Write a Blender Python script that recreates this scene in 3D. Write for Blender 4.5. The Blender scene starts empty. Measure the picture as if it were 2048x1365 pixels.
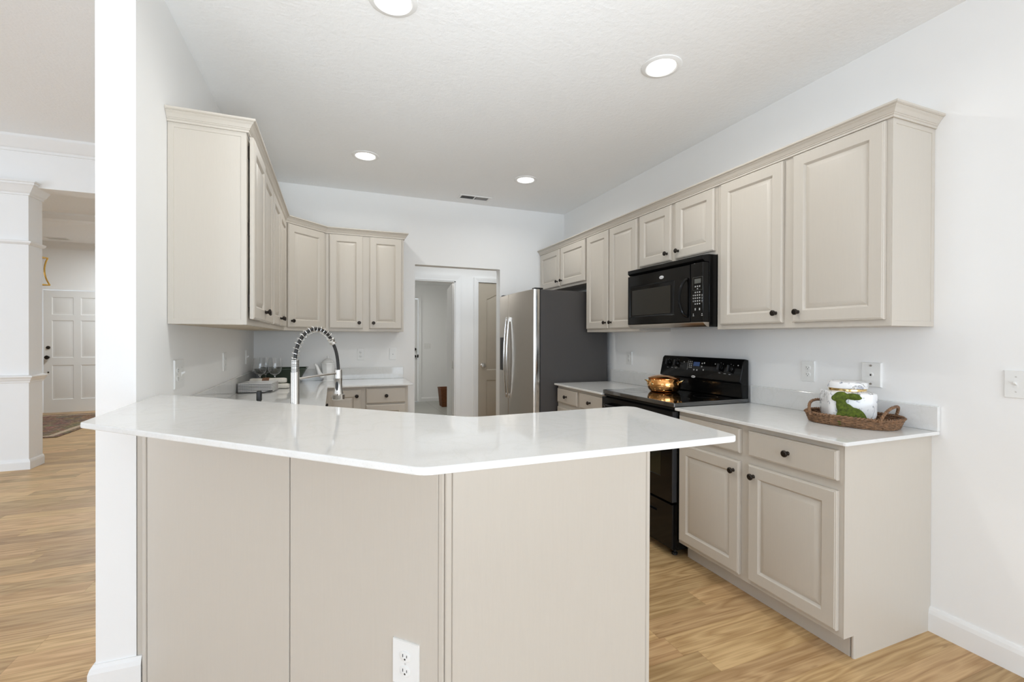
import bpy, bmesh, math, random
from mathutils import Vector, Matrix, Euler
random.seed(7)
SC = bpy.context.scene
COL = SC.collection
PI = math.pi

# ------------------------------------------------------------------ camera
cam_d = bpy.data.cameras.new('camera'); cam = bpy.data.objects.new('camera', cam_d); COL.objects.link(cam)
yw, pt, rl = math.radians(21.4656), math.radians(0.2907), math.radians(-0.1882)
r0 = Vector((math.cos(yw), -math.sin(yw), 0)); f0 = Vector((math.sin(yw)*math.cos(pt), math.cos(yw)*math.cos(pt), -math.sin(pt)))
u0 = Vector((math.sin(yw)*math.sin(pt), math.cos(yw)*math.sin(pt), math.cos(pt)))
RR = r0*math.cos(rl) - u0*math.sin(rl); UU = r0*math.sin(rl) + u0*math.cos(rl)
cam.matrix_world = Matrix(((RR.x, UU.x, -f0.x, 0), (RR.y, UU.y, -f0.y, 0), (RR.z, UU.z, -f0.z, 1.3261), (0, 0, 0, 1)))
cam_d.sensor_width = 36; cam_d.lens = 909.735/2048*36; cam_d.shift_y = -0.75/2048
cam_d.clip_start = .05; cam_d.clip_end = 100
SC.camera = cam

# ------------------------------------------------------------------ world, lights, exposure
w = bpy.data.worlds.new('sky'); SC.world = w; w.use_nodes = True
w.node_tree.nodes['Background'].inputs[0].default_value = (.86, .93, 1, 1)
w.node_tree.nodes['Background'].inputs[1].default_value = 1.0
SC.view_settings.view_transform = 'Standard'; SC.view_settings.look = 'None'
SC.view_settings.exposure = 0.0; SC.view_settings.gamma = 1; SC.view_settings.use_curve_mapping = False
SC.cycles.max_bounces = 12; SC.cycles.diffuse_bounces = 8; SC.cycles.glossy_bounces = 6
SC.cycles.use_denoising = True
SC.cycles.sample_clamp_indirect = 6
def area(name, loc, rot, sx, sy, power, col=(1, 1, 1), shape='RECTANGLE', spread=180):
    l = bpy.data.lights.new(name, 'AREA'); l.shape = shape; l.size = sx; l.size_y = sy; l.energy = power; l.color = col
    l.spread = math.radians(spread)
    o = bpy.data.objects.new(name, l); COL.objects.link(o); o.location = loc; o.rotation_euler = [math.radians(a) for a in rot]
    return o
DAY = (.87, .94, 1.0)
CANC = (.94, .935, .905)
area('daylight_rear_windows', (.75, -2.94, 1.35), (90, 0, 0), 3.3, 2.0, 88, (.81, .935, 1.08))
area('added_ceiling_uplight', (.5, -1.8, .2), (126, 0, 0), 1.0, 1.0, 16.5, (.85, .93, .99), spread=48)  # added uplight inside the room, stands in for daylight bounced onto the ceiling
area('daylight_great_room_windows', (-4.6, -2.94, 1.6), (105, 0, 0), 3.0, 2.4, 118, (.78, .93, 1.12))
area('added_side_fill', (-6.9, 2.4, 1.6), (100, 0, -90), 3.0, 2.0, 96, (.78, .93, 1.12))  # added fill for the left room; the wall behind it has no window
CANS = [(.24, 2.03), (1.64, 1.99), (.24, 3.84), (1.65, 3.865)]
for c in CANS:
    area('can_light_glow', (c[0], c[1], 2.775), (0, 0, 0), .13, .13, 5.2, CANC, 'DISK', 160)
area('added_hall_fill', (1.7, 5.06, 2.42), (0, 0, 0), 1.6, .22, 5.0, (.9, .94, .97))  # unseen light added to brighten the hall, no fixture there
area('added_laundry_fill', (.80, 8.0, 2.38), (0, 0, 0), .3, .9, 16, (.97, .95, .91), 'DISK')  # invented light that brightens the laundry room, kept out of view
area('added_foyer_fill', (-3.2, 8.9, 2.9), (0, 0, 0), .4, .4, 48, (.88, .95, 1), 'DISK')  # extra fill added for the foyer, separate from the lantern

# ------------------------------------------------------------------ materials
def nodes(m):
    m.use_nodes = True; nt = m.node_tree; return nt, nt.nodes['Principled BSDF']
def N(nt, t, **kw):
    n = nt.nodes.new(t)
    for k, v in kw.items():
        if k.startswith('i_'):
            n.inputs[k[2:].replace('_', ' ')].default_value = v
        else: setattr(n, k, v)
    return n
def mat(name, col, rough=.5, metal=0., noise=0., nscale=8., bump=0., bscale=200., stretch=None, coat=0., spec=None, trans=0., ior=None, emit=0.):
    m = bpy.data.materials.new(name); nt, b = nodes(m); L = nt.links
    b.inputs['Base Color'].default_value = (*col, 1); b.inputs['Roughness'].default_value = rough; b.inputs['Metallic'].default_value = metal
    b.inputs['Coat Weight'].default_value = coat; b.inputs['Coat Roughness'].default_value = .05
    if spec is not None: b.inputs['Specular IOR Level'].default_value = spec
    if trans: b.inputs['Transmission Weight'].default_value = trans
    if ior: b.inputs['IOR'].default_value = ior
    if emit: b.inputs['Emission Color'].default_value = (*col, 1); b.inputs['Emission Strength'].default_value = emit
    tc = N(nt, 'ShaderNodeTexCoord'); src = tc.outputs['Object']
    if stretch:
        mp = N(nt, 'ShaderNodeMapping'); mp.inputs['Scale'].default_value = stretch; L.new(src, mp.inputs['Vector']); src = mp.outputs['Vector']
    if noise or True:
        nz = N(nt, 'ShaderNodeTexNoise', i_Scale=nscale, i_Detail=4.); L.new(src, nz.inputs['Vector'])
        cr = N(nt, 'ShaderNodeValToRGB')
        k = max(noise, .004)
        cr.color_ramp.elements[0].color = (*[c*(1-k) for c in col], 1); cr.color_ramp.elements[1].color = (*[min(1, c*(1+k)) for c in col], 1)
        cr.color_ramp.elements[0].position = .3; cr.color_ramp.elements[1].position = .7
        L.new(nz.outputs['Fac'], cr.inputs['Fac']); L.new(cr.outputs['Color'], b.inputs['Base Color'])
    if bump:
        n2 = N(nt, 'ShaderNodeTexNoise', i_Scale=bscale, i_Detail=3.); L.new(src, n2.inputs['Vector'])
        bp = N(nt, 'ShaderNodeBump', i_Strength=bump, i_Distance=.004); L.new(n2.outputs['Fac'], bp.inputs['Height']); L.new(bp.outputs['Normal'], b.inputs['Normal'])
    return m
M = {}
M['wall'] = mat('wall_paint', (.86, .86, .85), .65, bump=.06, bscale=90)
M['ceil'] = mat('ceiling_paint', (.91, .92, .925), .8, bump=.6, bscale=45)
M['trim'] = mat('trim_paint', (.84, .84, .83), .35)
M['cab'] = mat('cabinet_paint', (.56, .515, .45), .42, noise=.01, nscale=30, bump=.07, bscale=120, stretch=(6, 6, .3))
M['cabend'] = M['cab']
M['toe'] = M['cab']
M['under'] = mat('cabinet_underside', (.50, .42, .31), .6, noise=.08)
M['knob'] = mat('bronze_knob', (.022, .016, .012), .38, .6, noise=.2, nscale=40)
M['black'] = mat('black_appliance', (.004, .004, .004), .10, spec=.22)
M['blackm'] = mat('black_matte', (.012, .012, .012), .45)
M['glassblk'] = mat('black_glass', (.004, .004, .004), .05, coat=1., spec=.7)
M['glassblk'].node_tree.nodes['Principled BSDF'].inputs['Coat IOR'].default_value = 2.0
M['mwglass'] = mat('microwave_window', (.013, .011, .007), .3, noise=.15, nscale=300)
M['ovglass'] = mat('oven_window', (.012, .014, .008), .10, spec=.4)
M['greytext'] = mat('grey_print', (.42, .42, .41), .5)
M['whitetext'] = mat('white_print', (.8, .8, .8), .5)
M['lcd'] = mat('blue_display', (.02, .05, .14), .2, emit=.25)
M['lcdg'] = mat('grey_display', (.10, .105, .095), .3)
M['badge'] = mat('badge_silver', (.75, .76, .78), .25, .3)
M['steel'] = mat('stainless_steel', (.52, .475, .42), .30, 1., noise=.05, nscale=30, stretch=(.5, 40, 40))
M['edgem'] = mat('dark_metal_edge', (.10, .105, .115), .3, .7)
M['steelb'] = mat('polished_steel', (.78, .77, .75), .16, 1.)
M['chrome'] = mat('brushed_nickel', (.62, .60, .57), .2, 1., noise=.04, nscale=60, stretch=(1, 1, .1))
M['fridgeside'] = mat('fridge_side_grey', (.062, .057, .055), .45, bump=.08, bscale=500)
M['rubber'] = mat('black_rubber', (.02, .019, .018), .5)
M['plastic'] = mat('white_plastic', (.80, .80, .78), .3)
M['slot'] = mat('slot_dark', (.03, .03, .03), .6)
M['doorw'] = mat('door_white', (.78, .78, .765), .4)
M['doorbeige'] = mat('door_beige', (.46, .405, .325), .45, noise=.02)
M['gold'] = mat('gold_metal', (.75, .47, .12), .25, 1.)
M['copper'] = mat('hammered_copper', (.86, .43, .15), .10, 1., noise=.06, nscale=20, bump=.25, bscale=70)
M['brass'] = mat('brass', (.85, .62, .28), .2, 1.)
M['porcelain'] = mat('white_porcelain', (.82, .82, .81), .12, coat=.5)
M['cloth'] = mat('cream_linen', (.74, .71, .64), .9, noise=.05, nscale=60, bump=.3, bscale=500)
M['band'] = mat('brown_rattan', (.20, .10, .055), .6, noise=.3, nscale=120, bump=.4, bscale=300)
M['green'] = mat('dark_green_glaze', (.028, .045, .026), .22, coat=.3, noise=.1)
M['moss'] = mat('green_moss', (.075, .105, .008), .95, noise=.45, nscale=90, bump=1., bscale=220)
M['wicker'] = mat('brown_wicker', (.20, .105, .05), .6, noise=.45, nscale=60, bump=.4, bscale=200)
M['wickerd'] = mat('orange_brown_wicker', (.17, .055, .013), .6, noise=.3, nscale=40, bump=.4, bscale=120)
M['lamp'] = mat('lamp_diffuser', (1, .985, .96), .5, emit=4.)
M['glass'] = mat('clear_glass', (1, 1, 1), 0., trans=1., ior=1.45)
M['vent'] = mat('vent_grey', (.60, .59, .56), .5)

def quartz():
    m = bpy.data.materials.new('white_quartz'); nt, b = nodes(m); L = nt.links
    tc = N(nt, 'ShaderNodeTexCoord')
    n1 = N(nt, 'ShaderNodeTexNoise', i_Scale=260., i_Detail=2.); L.new(tc.outputs['Object'], n1.inputs['Vector'])
    n2 = N(nt, 'ShaderNodeTexNoise', i_Scale=5., i_Detail=6.); n2.inputs['Distortion'].default_value = 1.5; L.new(tc.outputs['Object'], n2.inputs['Vector'])
    c1 = N(nt, 'ShaderNodeValToRGB'); c1.color_ramp.elements[0].position = .33; c1.color_ramp.elements[1].position = .42
    c1.color_ramp.elements[0].color = (.715, .715, .705, 1); c1.color_ramp.elements[1].color = (.755, .755, .742, 1)
    c2 = N(nt, 'ShaderNodeValToRGB'); c2.color_ramp.elements[0].position = .46; c2.color_ramp.elements[1].position = .50
    c2.color_ramp.elements[0].color = (1, 1, 1, 1); c2.color_ramp.elements[1].color = (.965, .965, .955, 1)
    e = c2.color_ramp.elements.new(.54); e.color = (1, 1, 1, 1)
    mx = N(nt, 'ShaderNodeMixRGB', blend_type='MULTIPLY'); mx.inputs[0].default_value = 1
    L.new(n1.outputs['Fac'], c1.inputs['Fac']); L.new(n2.outputs['Fac'], c2.inputs['Fac']); L.new(c1.outputs[0], mx.inputs[1]); L.new(c2.outputs[0], mx.inputs[2])
    L.new(mx.outputs[0], b.inputs['Base Color']); b.inputs['Roughness'].default_value = .06
    return m
M['quartz'] = quartz()

def oak():
    m = bpy.data.materials.new('oak_planks'); nt, b = nodes(m); L = nt.links
    tc = N(nt, 'ShaderNodeTexCoord'); sp = N(nt, 'ShaderNodeSeparateXYZ'); L.new(tc.outputs['Object'], sp.inputs[0])
    def mt(op, a, bb=None, c=None):
        n = N(nt, 'ShaderNodeMath', operation=op)
        for i, v in enumerate((a, bb, c)):
            if v is None: continue
            if isinstance(v, (int, float)): n.inputs[i].default_value = v
            else: L.new(v, n.inputs[i])
        return n.outputs[0]
    W, LEN = .125, 1.15
    ry = mt('DIVIDE', sp.outputs['Y'], W); row = mt('FLOOR', ry); fy = mt('FRACT', ry)
    wn = N(nt, 'ShaderNodeTexWhiteNoise', noise_dimensions='1D'); L.new(row, wn.inputs['W'])
    xs = mt('ADD', mt('DIVIDE', sp.outputs['X'], LEN), mt('MULTIPLY', wn.outputs['Value'], 7.3))
    colm = mt('FLOOR', xs); fx = mt('FRACT', xs)
    cb = N(nt, 'ShaderNodeCombineXYZ'); L.new(row, cb.inputs[0]); L.new(colm, cb.inputs[1])
    wp = N(nt, 'ShaderNodeTexWhiteNoise', noise_dimensions='3D'); L.new(cb.outputs[0], wp.inputs['Vector'])
    # grain coordinates, shifted per plank
    gx = mt('ADD', sp.outputs['X'], mt('MULTIPLY', wp.outputs['Value'], 37.))
    gv = N(nt, 'ShaderNodeCombineXYZ'); L.new(mt('MULTIPLY', gx, .85), gv.inputs[0]); L.new(mt('MULTIPLY', sp.outputs['Y'], 6.5), gv.inputs[1]); L.new(mt('MULTIPLY', wp.outputs['Value'], 11.), gv.inputs[2])
    big = N(nt, 'ShaderNodeTexNoise', i_Scale=1.35, i_Detail=2.2); L.new(gv.outputs[0], big.inputs['Vector'])
    # cathedral rings
    rings = mt('FRACT', mt('MULTIPLY', big.outputs['Fac'], 9.))
    ring2 = mt('ABSOLUTE', mt('SUBTRACT', rings, .5))
    fv = N(nt, 'ShaderNodeCombineXYZ'); L.new(mt('MULTIPLY', gx, 1.6), fv.inputs[0]); L.new(mt('MULTIPLY', sp.outputs['Y'], 120.), fv.inputs[1])
    fine = N(nt, 'ShaderNodeTexNoise', i_Scale=1., i_Detail=5.); L.new(fv.outputs[0], fine.inputs['Vector'])
    g = mt('ADD', mt('MULTIPLY', ring2, .52), mt('MULTIPLY', fine.outputs['Fac'], .68))
    cr = N(nt, 'ShaderNodeValToRGB'); L.new(g, cr.inputs['Fac'])
    cr.color_ramp.elements[0].position = .22; cr.color_ramp.elements[0].color = (.35, .20, .076, 1)
    cr.color_ramp.elements[1].position = .62; cr.color_ramp.elements[1].color = (.60, .40, .195, 1)
    # plank to plank tone
    hs = N(nt, 'ShaderNodeHueSaturation'); L.new(cr.outputs[0], hs.inputs['Color'])
    L.new(mt('ADD', mt('MULTIPLY', wp.outputs['Value'], .40), .80), hs.inputs['Value'])
    hs.inputs['Saturation'].default_value = .97
    sc = N(nt, 'ShaderNodeSeparateColor'); L.new(wp.outputs['Color'], sc.inputs[0])
    L.new(mt('ADD', mt('MULTIPLY', sc.outputs[1], .010), .495), hs.inputs['Hue'])
    # knots and streaks
    kv = N(nt, 'ShaderNodeCombineXYZ'); L.new(mt('MULTIPLY', gx, 2.2), kv.inputs[0]); L.new(mt('MULTIPLY', sp.outputs['Y'], 16.), kv.inputs[1]); L.new(wp.outputs['Value'], kv.inputs[2])
    kn = N(nt, 'ShaderNodeTexNoise', i_Scale=1.7, i_Detail=2.); L.new(kv.outputs[0], kn.inputs['Vector'])
    kr = N(nt, 'ShaderNodeValToRGB'); L.new(kn.outputs['Fac'], kr.inputs['Fac'])
    kr.color_ramp.elements[0].position = .22; kr.color_ramp.elements[0].color = (.38, .30, .22, 1); kr.color_ramp.elements[1].position = .33; kr.color_ramp.elements[1].color = (1, 1, 1, 1)
    m1 = N(nt, 'ShaderNodeMixRGB', blend_type='MULTIPLY'); m1.inputs[0].default_value = .8; L.new(hs.outputs[0], m1.inputs[1]); L.new(kr.outputs[0], m1.inputs[2])
    # seams
    ey = mt('MINIMUM', fy, mt('SUBTRACT', 1., fy)); ex = mt('MINIMUM', fx, mt('SUBTRACT', 1., fx))
    seam = mt('MINIMUM', mt('MULTIPLY', ey, W), mt('MULTIPLY', ex, LEN))
    sr = N(nt, 'ShaderNodeValToRGB'); L.new(mt('MULTIPLY', seam, 100.), sr.inputs['Fac'])
    sr.color_ramp.elements[0].position = .04; sr.color_ramp.elements[0].color = (.6, .52, .44, 1); sr.color_ramp.elements[1].position = .10; sr.color_ramp.elements[1].color = (1, 1, 1, 1)
    m2 = N(nt, 'ShaderNodeMixRGB', blend_type='MULTIPLY'); m2.inputs[0].default_value = .8; L.new(m1.outputs[0], m2.inputs[1]); L.new(sr.outputs[0], m2.inputs[2])
    L.new(m2.outputs[0], b.inputs['Base Color']); b.inputs['Roughness'].default_value = .42; b.inputs['Specular IOR Level'].default_value = .3
    bp = N(nt, 'ShaderNodeBump', i_Strength=.12, i_Distance=.002); L.new(fine.outputs['Fac'], bp.inputs['Height']); L.new(bp.outputs[0], b.inputs['Normal'])
    return m
M['oak'] = oak()

def tile():
    m = bpy.data.materials.new('grey_tile'); nt, b = nodes(m); L = nt.links
    tc = N(nt, 'ShaderNodeTexCoord'); mp = N(nt, 'ShaderNodeMapping'); mp.inputs['Rotation'].default_value = (0, 0, PI/2); L.new(tc.outputs['Object'], mp.inputs[0])
    br = N(nt, 'ShaderNodeTexBrick', offset=0.); L.new(mp.outputs[0], br.inputs['Vector'])
    br.inputs['Scale'].default_value = 1.; br.inputs['Brick Width'].default_value = .45; br.inputs['Row Height'].default_value = .45; br.inputs['Mortar Size'].default_value = .006
    br.inputs['Color1'].default_value = (.40, .40, .365, 1); br.inputs['Color2'].default_value = (.36, .36, .33, 1); br.inputs['Mortar'].default_value = (.24, .24, .225, 1)
    L.new(br.outputs[0], b.inputs['Base Color']); b.inputs['Roughness'].default_value = .35
    return m
M['tile'] = tile()

def rugm():
    m = bpy.data.materials.new('patterned_rug'); nt, b = nodes(m); L = nt.links
    tc = N(nt, 'ShaderNodeTexCoord')
    v = N(nt, 'ShaderNodeTexVoronoi', i_Scale=9.); L.new(tc.outputs['Object'], v.inputs['Vector'])
    n = N(nt, 'ShaderNodeTexNoise', i_Scale=22., i_Detail=4.); n.inputs['Distortion'].default_value = 1.; L.new(tc.outputs['Object'], n.inputs['Vector'])
    c = N(nt, 'ShaderNodeValToRGB'); L.new(n.outputs['Fac'], c.inputs['Fac'])
    c.color_ramp.elements[0].position = .3; c.color_ramp.elements[0].color = (.075, .062, .052, 1)
    c.color_ramp.elements[1].position = .72; c.color_ramp.elements[1].color = (.36, .27, .18, 1)
    e = c.color_ramp.elements.new(.5); e.color = (.20, .115, .065, 1)
    h = N(nt, 'ShaderNodeMixRGB', blend_type='MULTIPLY'); h.inputs[0].default_value = .35; L.new(c.outputs[0], h.inputs[1]); L.new(v.outputs['Color'], h.inputs[2])
    L.new(h.outputs[0], b.inputs['Base Color']); b.inputs['Roughness'].default_value = .95
    return m
M['rug'] = rugm()
M['rugb'] = mat('rug_border', (.40, .31, .22), .95, noise=.25, nscale=40)

def flowers():
    m = bpy.data.materials.new('flowered_porcelain'); nt, b = nodes(m); L = nt.links
    tc = N(nt, 'ShaderNodeTexCoord')
    v = N(nt, 'ShaderNodeTexVoronoi', i_Scale=34.); n = N(nt, 'ShaderNodeTexNoise', i_Scale=13., i_Detail=2.)
    ds = N(nt, 'ShaderNodeTexNoise', i_Scale=30.); mxv = N(nt, 'ShaderNodeMixRGB'); mxv.inputs[0].default_value = .06
    L.new(tc.outputs['Object'], ds.inputs['Vector']); L.new(tc.outputs['Object'], mxv.inputs[1]); L.new(ds.outputs['Color'], mxv.inputs[2])
    v2 = N(nt, 'ShaderNodeTexVoronoi', i_Scale=55., feature='DISTANCE_TO_EDGE'); L.new(mxv.outputs[0], v2.inputs['Vector'])
    L.new(mxv.outputs[0], v.inputs['Vector']); L.new(tc.outputs['Object'], n.inputs['Vector'])
    r1 = N(nt, 'ShaderNodeValToRGB'); L.new(v.outputs['Distance'], r1.inputs['Fac'])   # blossoms
    r1.color_ramp.elements[0].position = .40; r1.color_ramp.elements[0].color = (1, 1, 1, 1); r1.color_ramp.elements[1].position = .56; r1.color_ramp.elements[1].color = (0, 0, 0, 1)
    r2 = N(nt, 'ShaderNodeValToRGB'); L.new(n.outputs['Fac'], r2.inputs['Fac'])        # where they gather
    r2.color_ramp.elements[0].position = .50; r2.color_ramp.elements[0].color = (0, 0, 0, 1); r2.color_ramp.elements[1].position = .53; r2.color_ramp.elements[1].color = (1, 1, 1, 1)
    mm = N(nt, 'ShaderNodeMath', operation='MULTIPLY'); L.new(r1.outputs[0], mm.inputs[0]); L.new(r2.outputs[0], mm.inputs[1])
    r3 = N(nt, 'ShaderNodeValToRGB'); L.new(v2.outputs['Distance'], r3.inputs['Fac'])  # fine drawing
    r3.color_ramp.elements[0].position = .06; r3.color_ramp.elements[0].color = (1, 1, 1, 1); r3.color_ramp.elements[1].position = .16; r3.color_ramp.elements[1].color = (.35, .35, .35, 1)
    m3 = N(nt, 'ShaderNodeMath', operation='MULTIPLY'); L.new(mm.outputs[0], m3.inputs[0]); L.new(r3.outputs[0], m3.inputs[1])
    pc = N(nt, 'ShaderNodeMixRGB'); pc.inputs[1].default_value = (.24, .215, .18, 1); pc.inputs[2].default_value = (.30, .33, .40, 1); L.new(v.outputs['Color'], pc.inputs[0])
    tw = N(nt, 'ShaderNodeTexNoise', i_Scale=11., i_Detail=3.); tw.inputs['Distortion'].default_value = .6; L.new(tc.outputs['Object'], tw.inputs['Vector'])
    tr = N(nt, 'ShaderNodeValToRGB'); L.new(tw.outputs['Fac'], tr.inputs['Fac'])       # twigs
    tr.color_ramp.elements[0].position = .482; tr.color_ramp.elements[0].color = (0, 0, 0, 1); tr.color_ramp.elements[1].position = .518; tr.color_ramp.elements[1].color = (0, 0, 0, 1)
    te = tr.color_ramp.elements.new(.50); te.color = (1, 1, 1, 1)
    tn = N(nt, 'ShaderNodeTexNoise', i_Scale=9., i_Detail=1.); tmp_ = N(nt, 'ShaderNodeMapping'); tmp_.inputs['Location'].default_value = (3.1, 1.7, .4); L.new(tc.outputs['Object'], tmp_.inputs[0]); L.new(tmp_.outputs[0], tn.inputs['Vector'])
    tk = N(nt, 'ShaderNodeValToRGB'); L.new(tn.outputs['Fac'], tk.inputs['Fac']); tk.color_ramp.elements[0].position = .50; tk.color_ramp.elements[1].position = .54
    tt = N(nt, 'ShaderNodeMath', operation='MULTIPLY'); L.new(tr.outputs[0], tt.inputs[0]); L.new(tk.outputs[0], tt.inputs[1])
    mxx = N(nt, 'ShaderNodeMath', operation='MAXIMUM'); L.new(m3.outputs[0], mxx.inputs[0]); L.new(tt.outputs[0], mxx.inputs[1]); m3 = mxx
    fm = N(nt, 'ShaderNodeMixRGB'); fm.inputs[1].default_value = (.83, .83, .83, 1); L.new(pc.outputs[0], fm.inputs[2]); L.new(m3.outputs[0], fm.inputs[0])
    L.new(fm.outputs[0], b.inputs['Base Color']); b.inputs['Roughness'].default_value = .18
    return m
M['flower'] = flowers()

def dots():
    m = bpy.data.materials.new('dotted_rim'); nt, b = nodes(m); L = nt.links
    tc = N(nt, 'ShaderNodeTexCoord'); ck = N(nt, 'ShaderNodeTexChecker', i_Scale=170.)
    ck.inputs['Color1'].default_value = (.02, .02, .02, 1); ck.inputs['Color2'].default_value = (.22, .215, .20, 1)
    L.new(tc.outputs['Object'], ck.inputs['Vector']); L.new(ck.outputs[0], b.inputs['Base Color']); b.inputs['Roughness'].default_value = .3
    return m
M['dots'] = dots()

# ------------------------------------------------------------------ mesh helpers
def inv_world(o):
    m = Matrix.Identity(4)
    while o is not None:
        m = (Matrix.Translation(o.location) @ o.rotation_euler.to_matrix().to_4x4()) @ m; o = o.parent
    return m.inverted()

class MB:
    def __init__(s, T=None): s.v = []; s.f = []; s.T = T or Matrix.Identity(4)
    def add(s, vs, fs):
        k = len(s.v); s.v += [s.T @ Vector(p) for p in vs]; s.f += [[i+k for i in f] for f in fs]; return s
    def box(s, x0, x1, y0, y1, z0, z1):
        return s.add([(x, y, z) for x in (x0, x1) for y in (y0, y1) for z in (z0, z1)],
                     [(0, 1, 3, 2), (4, 6, 7, 5), (0, 4, 5, 1), (2, 3, 7, 6), (0, 2, 6, 4), (1, 5, 7, 3)])
    def prism(s, pts, z0, z1):
        n = len(pts)
        return s.add([(p[0], p[1], z0) for p in pts]+[(p[0], p[1], z1) for p in pts],
                     [list(range(n))[::-1], list(range(n, 2*n))]+[(i, (i+1) % n, n+(i+1) % n, n+i) for i in range(n)])
    def loops(s, L, closed=True, cap0=True, cap1=True):
        n = len(L[0]); vs = [p for l in L for p in l]; fs = []
        for a in range(len(L)-1):
            for i in range(n if closed else n-1):
                j = (i+1) % n; fs.append((a*n+i, a*n+j, (a+1)*n+j, (a+1)*n+i))
        if cap0: fs.append(list(range(n))[::-1])
        if cap1: fs.append(list(range((len(L)-1)*n, len(L)*n)))
        return s.add(vs, fs)
    def lathe(s, prof, c=(0, 0, 0), axis=(0, 0, 1), seg=24, cap=True):
        A = Vector(axis).normalized(); B = A.orthogonal().normalized(); D = A.cross(B); c = Vector(c)
        L = [[c+A*z+(B*math.cos(2*PI*i/seg)+D*math.sin(2*PI*i/seg))*max(r, 1e-5) for i in range(seg)] for r, z in prof]
        return s.loops(L, True, cap, cap)
    def tube(s, pts, r, seg=8, cap=True, closed=False):
        pts = [Vector(p) for p in pts]; n = len(pts); L = []; up = None
        for i, p in enumerate(pts):
            if closed: t = pts[(i+1) % n]-pts[i-1]
            else: t = pts[min(i+1, n-1)]-pts[max(i-1, 0)]
            t = t.normalized()
            if up is None: up = t.orthogonal().normalized()
            up = (up-t*up.dot(t)); up = up.normalized() if up.length > 1e-6 else t.orthogonal().normalized()
            q = t.cross(up); rr = r[i] if isinstance(r, (list, tuple)) else r
            L.append([p+(up*math.cos(2*PI*k/seg)+q*math.sin(2*PI*k/seg))*rr for k in range(seg)])
        if closed: L.append(L[0]); cap = False
        return s.loops(L, True, cap, cap)
    def sphere(s, c, r, seg=16, rings=10, sc=(1, 1, 1)):
        prof = [(math.sin(PI*i/rings), -math.cos(PI*i/rings)) for i in range(rings+1)]
        L = [[(c[0]+r*a*math.cos(2*PI*k/seg)*sc[0], c[1]+r*a*math.sin(2*PI*k/seg)*sc[1], c[2]+r*b*sc[2]) for k in range(seg)] for a, b in [(max(a, 1e-4), b) for a, b in prof]]
        return s.loops(L)
    def sweep(s, prof, path, side=1, cap=True):
        # profile of (out, z) along a plan polyline, mitred
        n = len(path); P = [Vector((p[0], p[1])) for p in path]; L = []
        for i in range(n):
            ds = []
            if i > 0: ds.append((P[i]-P[i-1]).normalized())
            if i < n-1: ds.append((P[i+1]-P[i]).normalized())
            ns = [Vector((-d.y, d.x))*side for d in ds]
            m = ns[0] if len(ns) == 1 else (ns[0]+ns[1]).normalized()
            k = 1/max(.2, m.dot(ns[0]))
            L.append([(P[i].x+m.x*o*k, P[i].y+m.y*o*k, z) for o, z in prof])
        return s.loops(L, True, cap, cap)
    def slab(s, w, h, t, panels, profile, edge=((0, 0), (0, .8), (.12, 1.))):
        # a leaf w by h with thickness t and sunk or raised panel outlines; local x,y in plane, z out
        bm = bmesh.new()
        ei = t*.35
        for e in edge: pass
        outer = [[(i*ei*2, i*ei*2, n*t), (w-i*ei*2, i*ei*2, n*t), (w-i*ei*2, h-i*ei*2, n*t), (i*ei*2, h-i*ei*2, n*t)] for i, n in edge]
        top = outer[-1]
        s.loops(outer, True, True, False)
        def inset(pts, d):
            n = len(pts); out = []
            for i in range(n):
                a, b, c = Vector(pts[i-1]), Vector(pts[i]), Vector(pts[(i+1) % n])
                d1 = (b-a).normalized(); d2 = (c-b).normalized(); n1 = Vector((-d1.y, d1.x)); n2 = Vector((-d2.y, d2.x))
                m = (n1+n2).normalized(); k = min(1/max(.3, m.dot(n1)), 2.); out.append((b.x+m.x*d*k, b.y+m.y*d*k))
            return out
        edges = []; vt = [bm.verts.new(p) for p in top]
        edges += [bm.edges.new((vt[i], vt[(i+1) % 4])) for i in range(4)]
        for pl in panels:
            vv = [bm.verts.new((p[0], p[1], t)) for p in pl]
            edges += [bm.edges.new((vv[i], vv[(i+1) % len(vv)])) for i in range(len(vv))]
        if panels:
            bmesh.ops.triangle_fill(bm, use_beauty=True, edges=edges)
        else:
            bm.faces.new(vt)
        bm.verts.index_update()
        s.add([v.co[:] for v in bm.verts], [[v.index for v in f.verts] for f in bm.faces]); bm.free()
        for pl in panels:
            L = [[(p[0], p[1], t) for p in pl]]
            for d, dz in profile: L.append([(p[0], p[1], t+dz) for p in inset(pl, d)])
            s.loops(L, True, False, True)
        return s

def obj(name, mb, m, parent=None, bev=0., seg=2, smooth=35, sub=0, weld=True):
    me = bpy.data.meshes.new(name)
    iw = inv_world(parent) if parent else Matrix.Identity(4)
    me.from_pydata([(iw @ v)[:] for v in mb.v], [], mb.f)
    bm = bmesh.new(); bm.from_mesh(me)
    if weld: bmesh.ops.remove_doubles(bm, verts=bm.verts, dist=2e-5)
    bmesh.ops.recalc_face_normals(bm, faces=bm.faces); bm.to_mesh(me); bm.free()
    if smooth:
        me.polygons.foreach_set('use_smooth', [True]*len(me.polygons)); me.set_sharp_from_angle(angle=math.radians(smooth))
    me.materials.append(m)
    o = bpy.data.objects.new(name, me); COL.objects.link(o); o.parent = parent
    if bev:
        b = o.modifiers.new('bevel', 'BEVEL'); b.width = bev; b.segments = seg; b.limit_method = 'ANGLE'; b.angle_limit = math.radians(40)
    if sub:
        b = o.modifiers.new('sub', 'SUBSURF'); b.levels = sub; b.render_levels = sub
    return o
def thing(name, label, cat, loc=(0, 0, 0), rz=0., group=None):
    o = bpy.data.objects.new(name, None); COL.objects.link(o); o.location = loc; o.rotation_euler = (0, 0, rz)
    o.empty_display_size = .05; return tag(o, label, cat, group)
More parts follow.
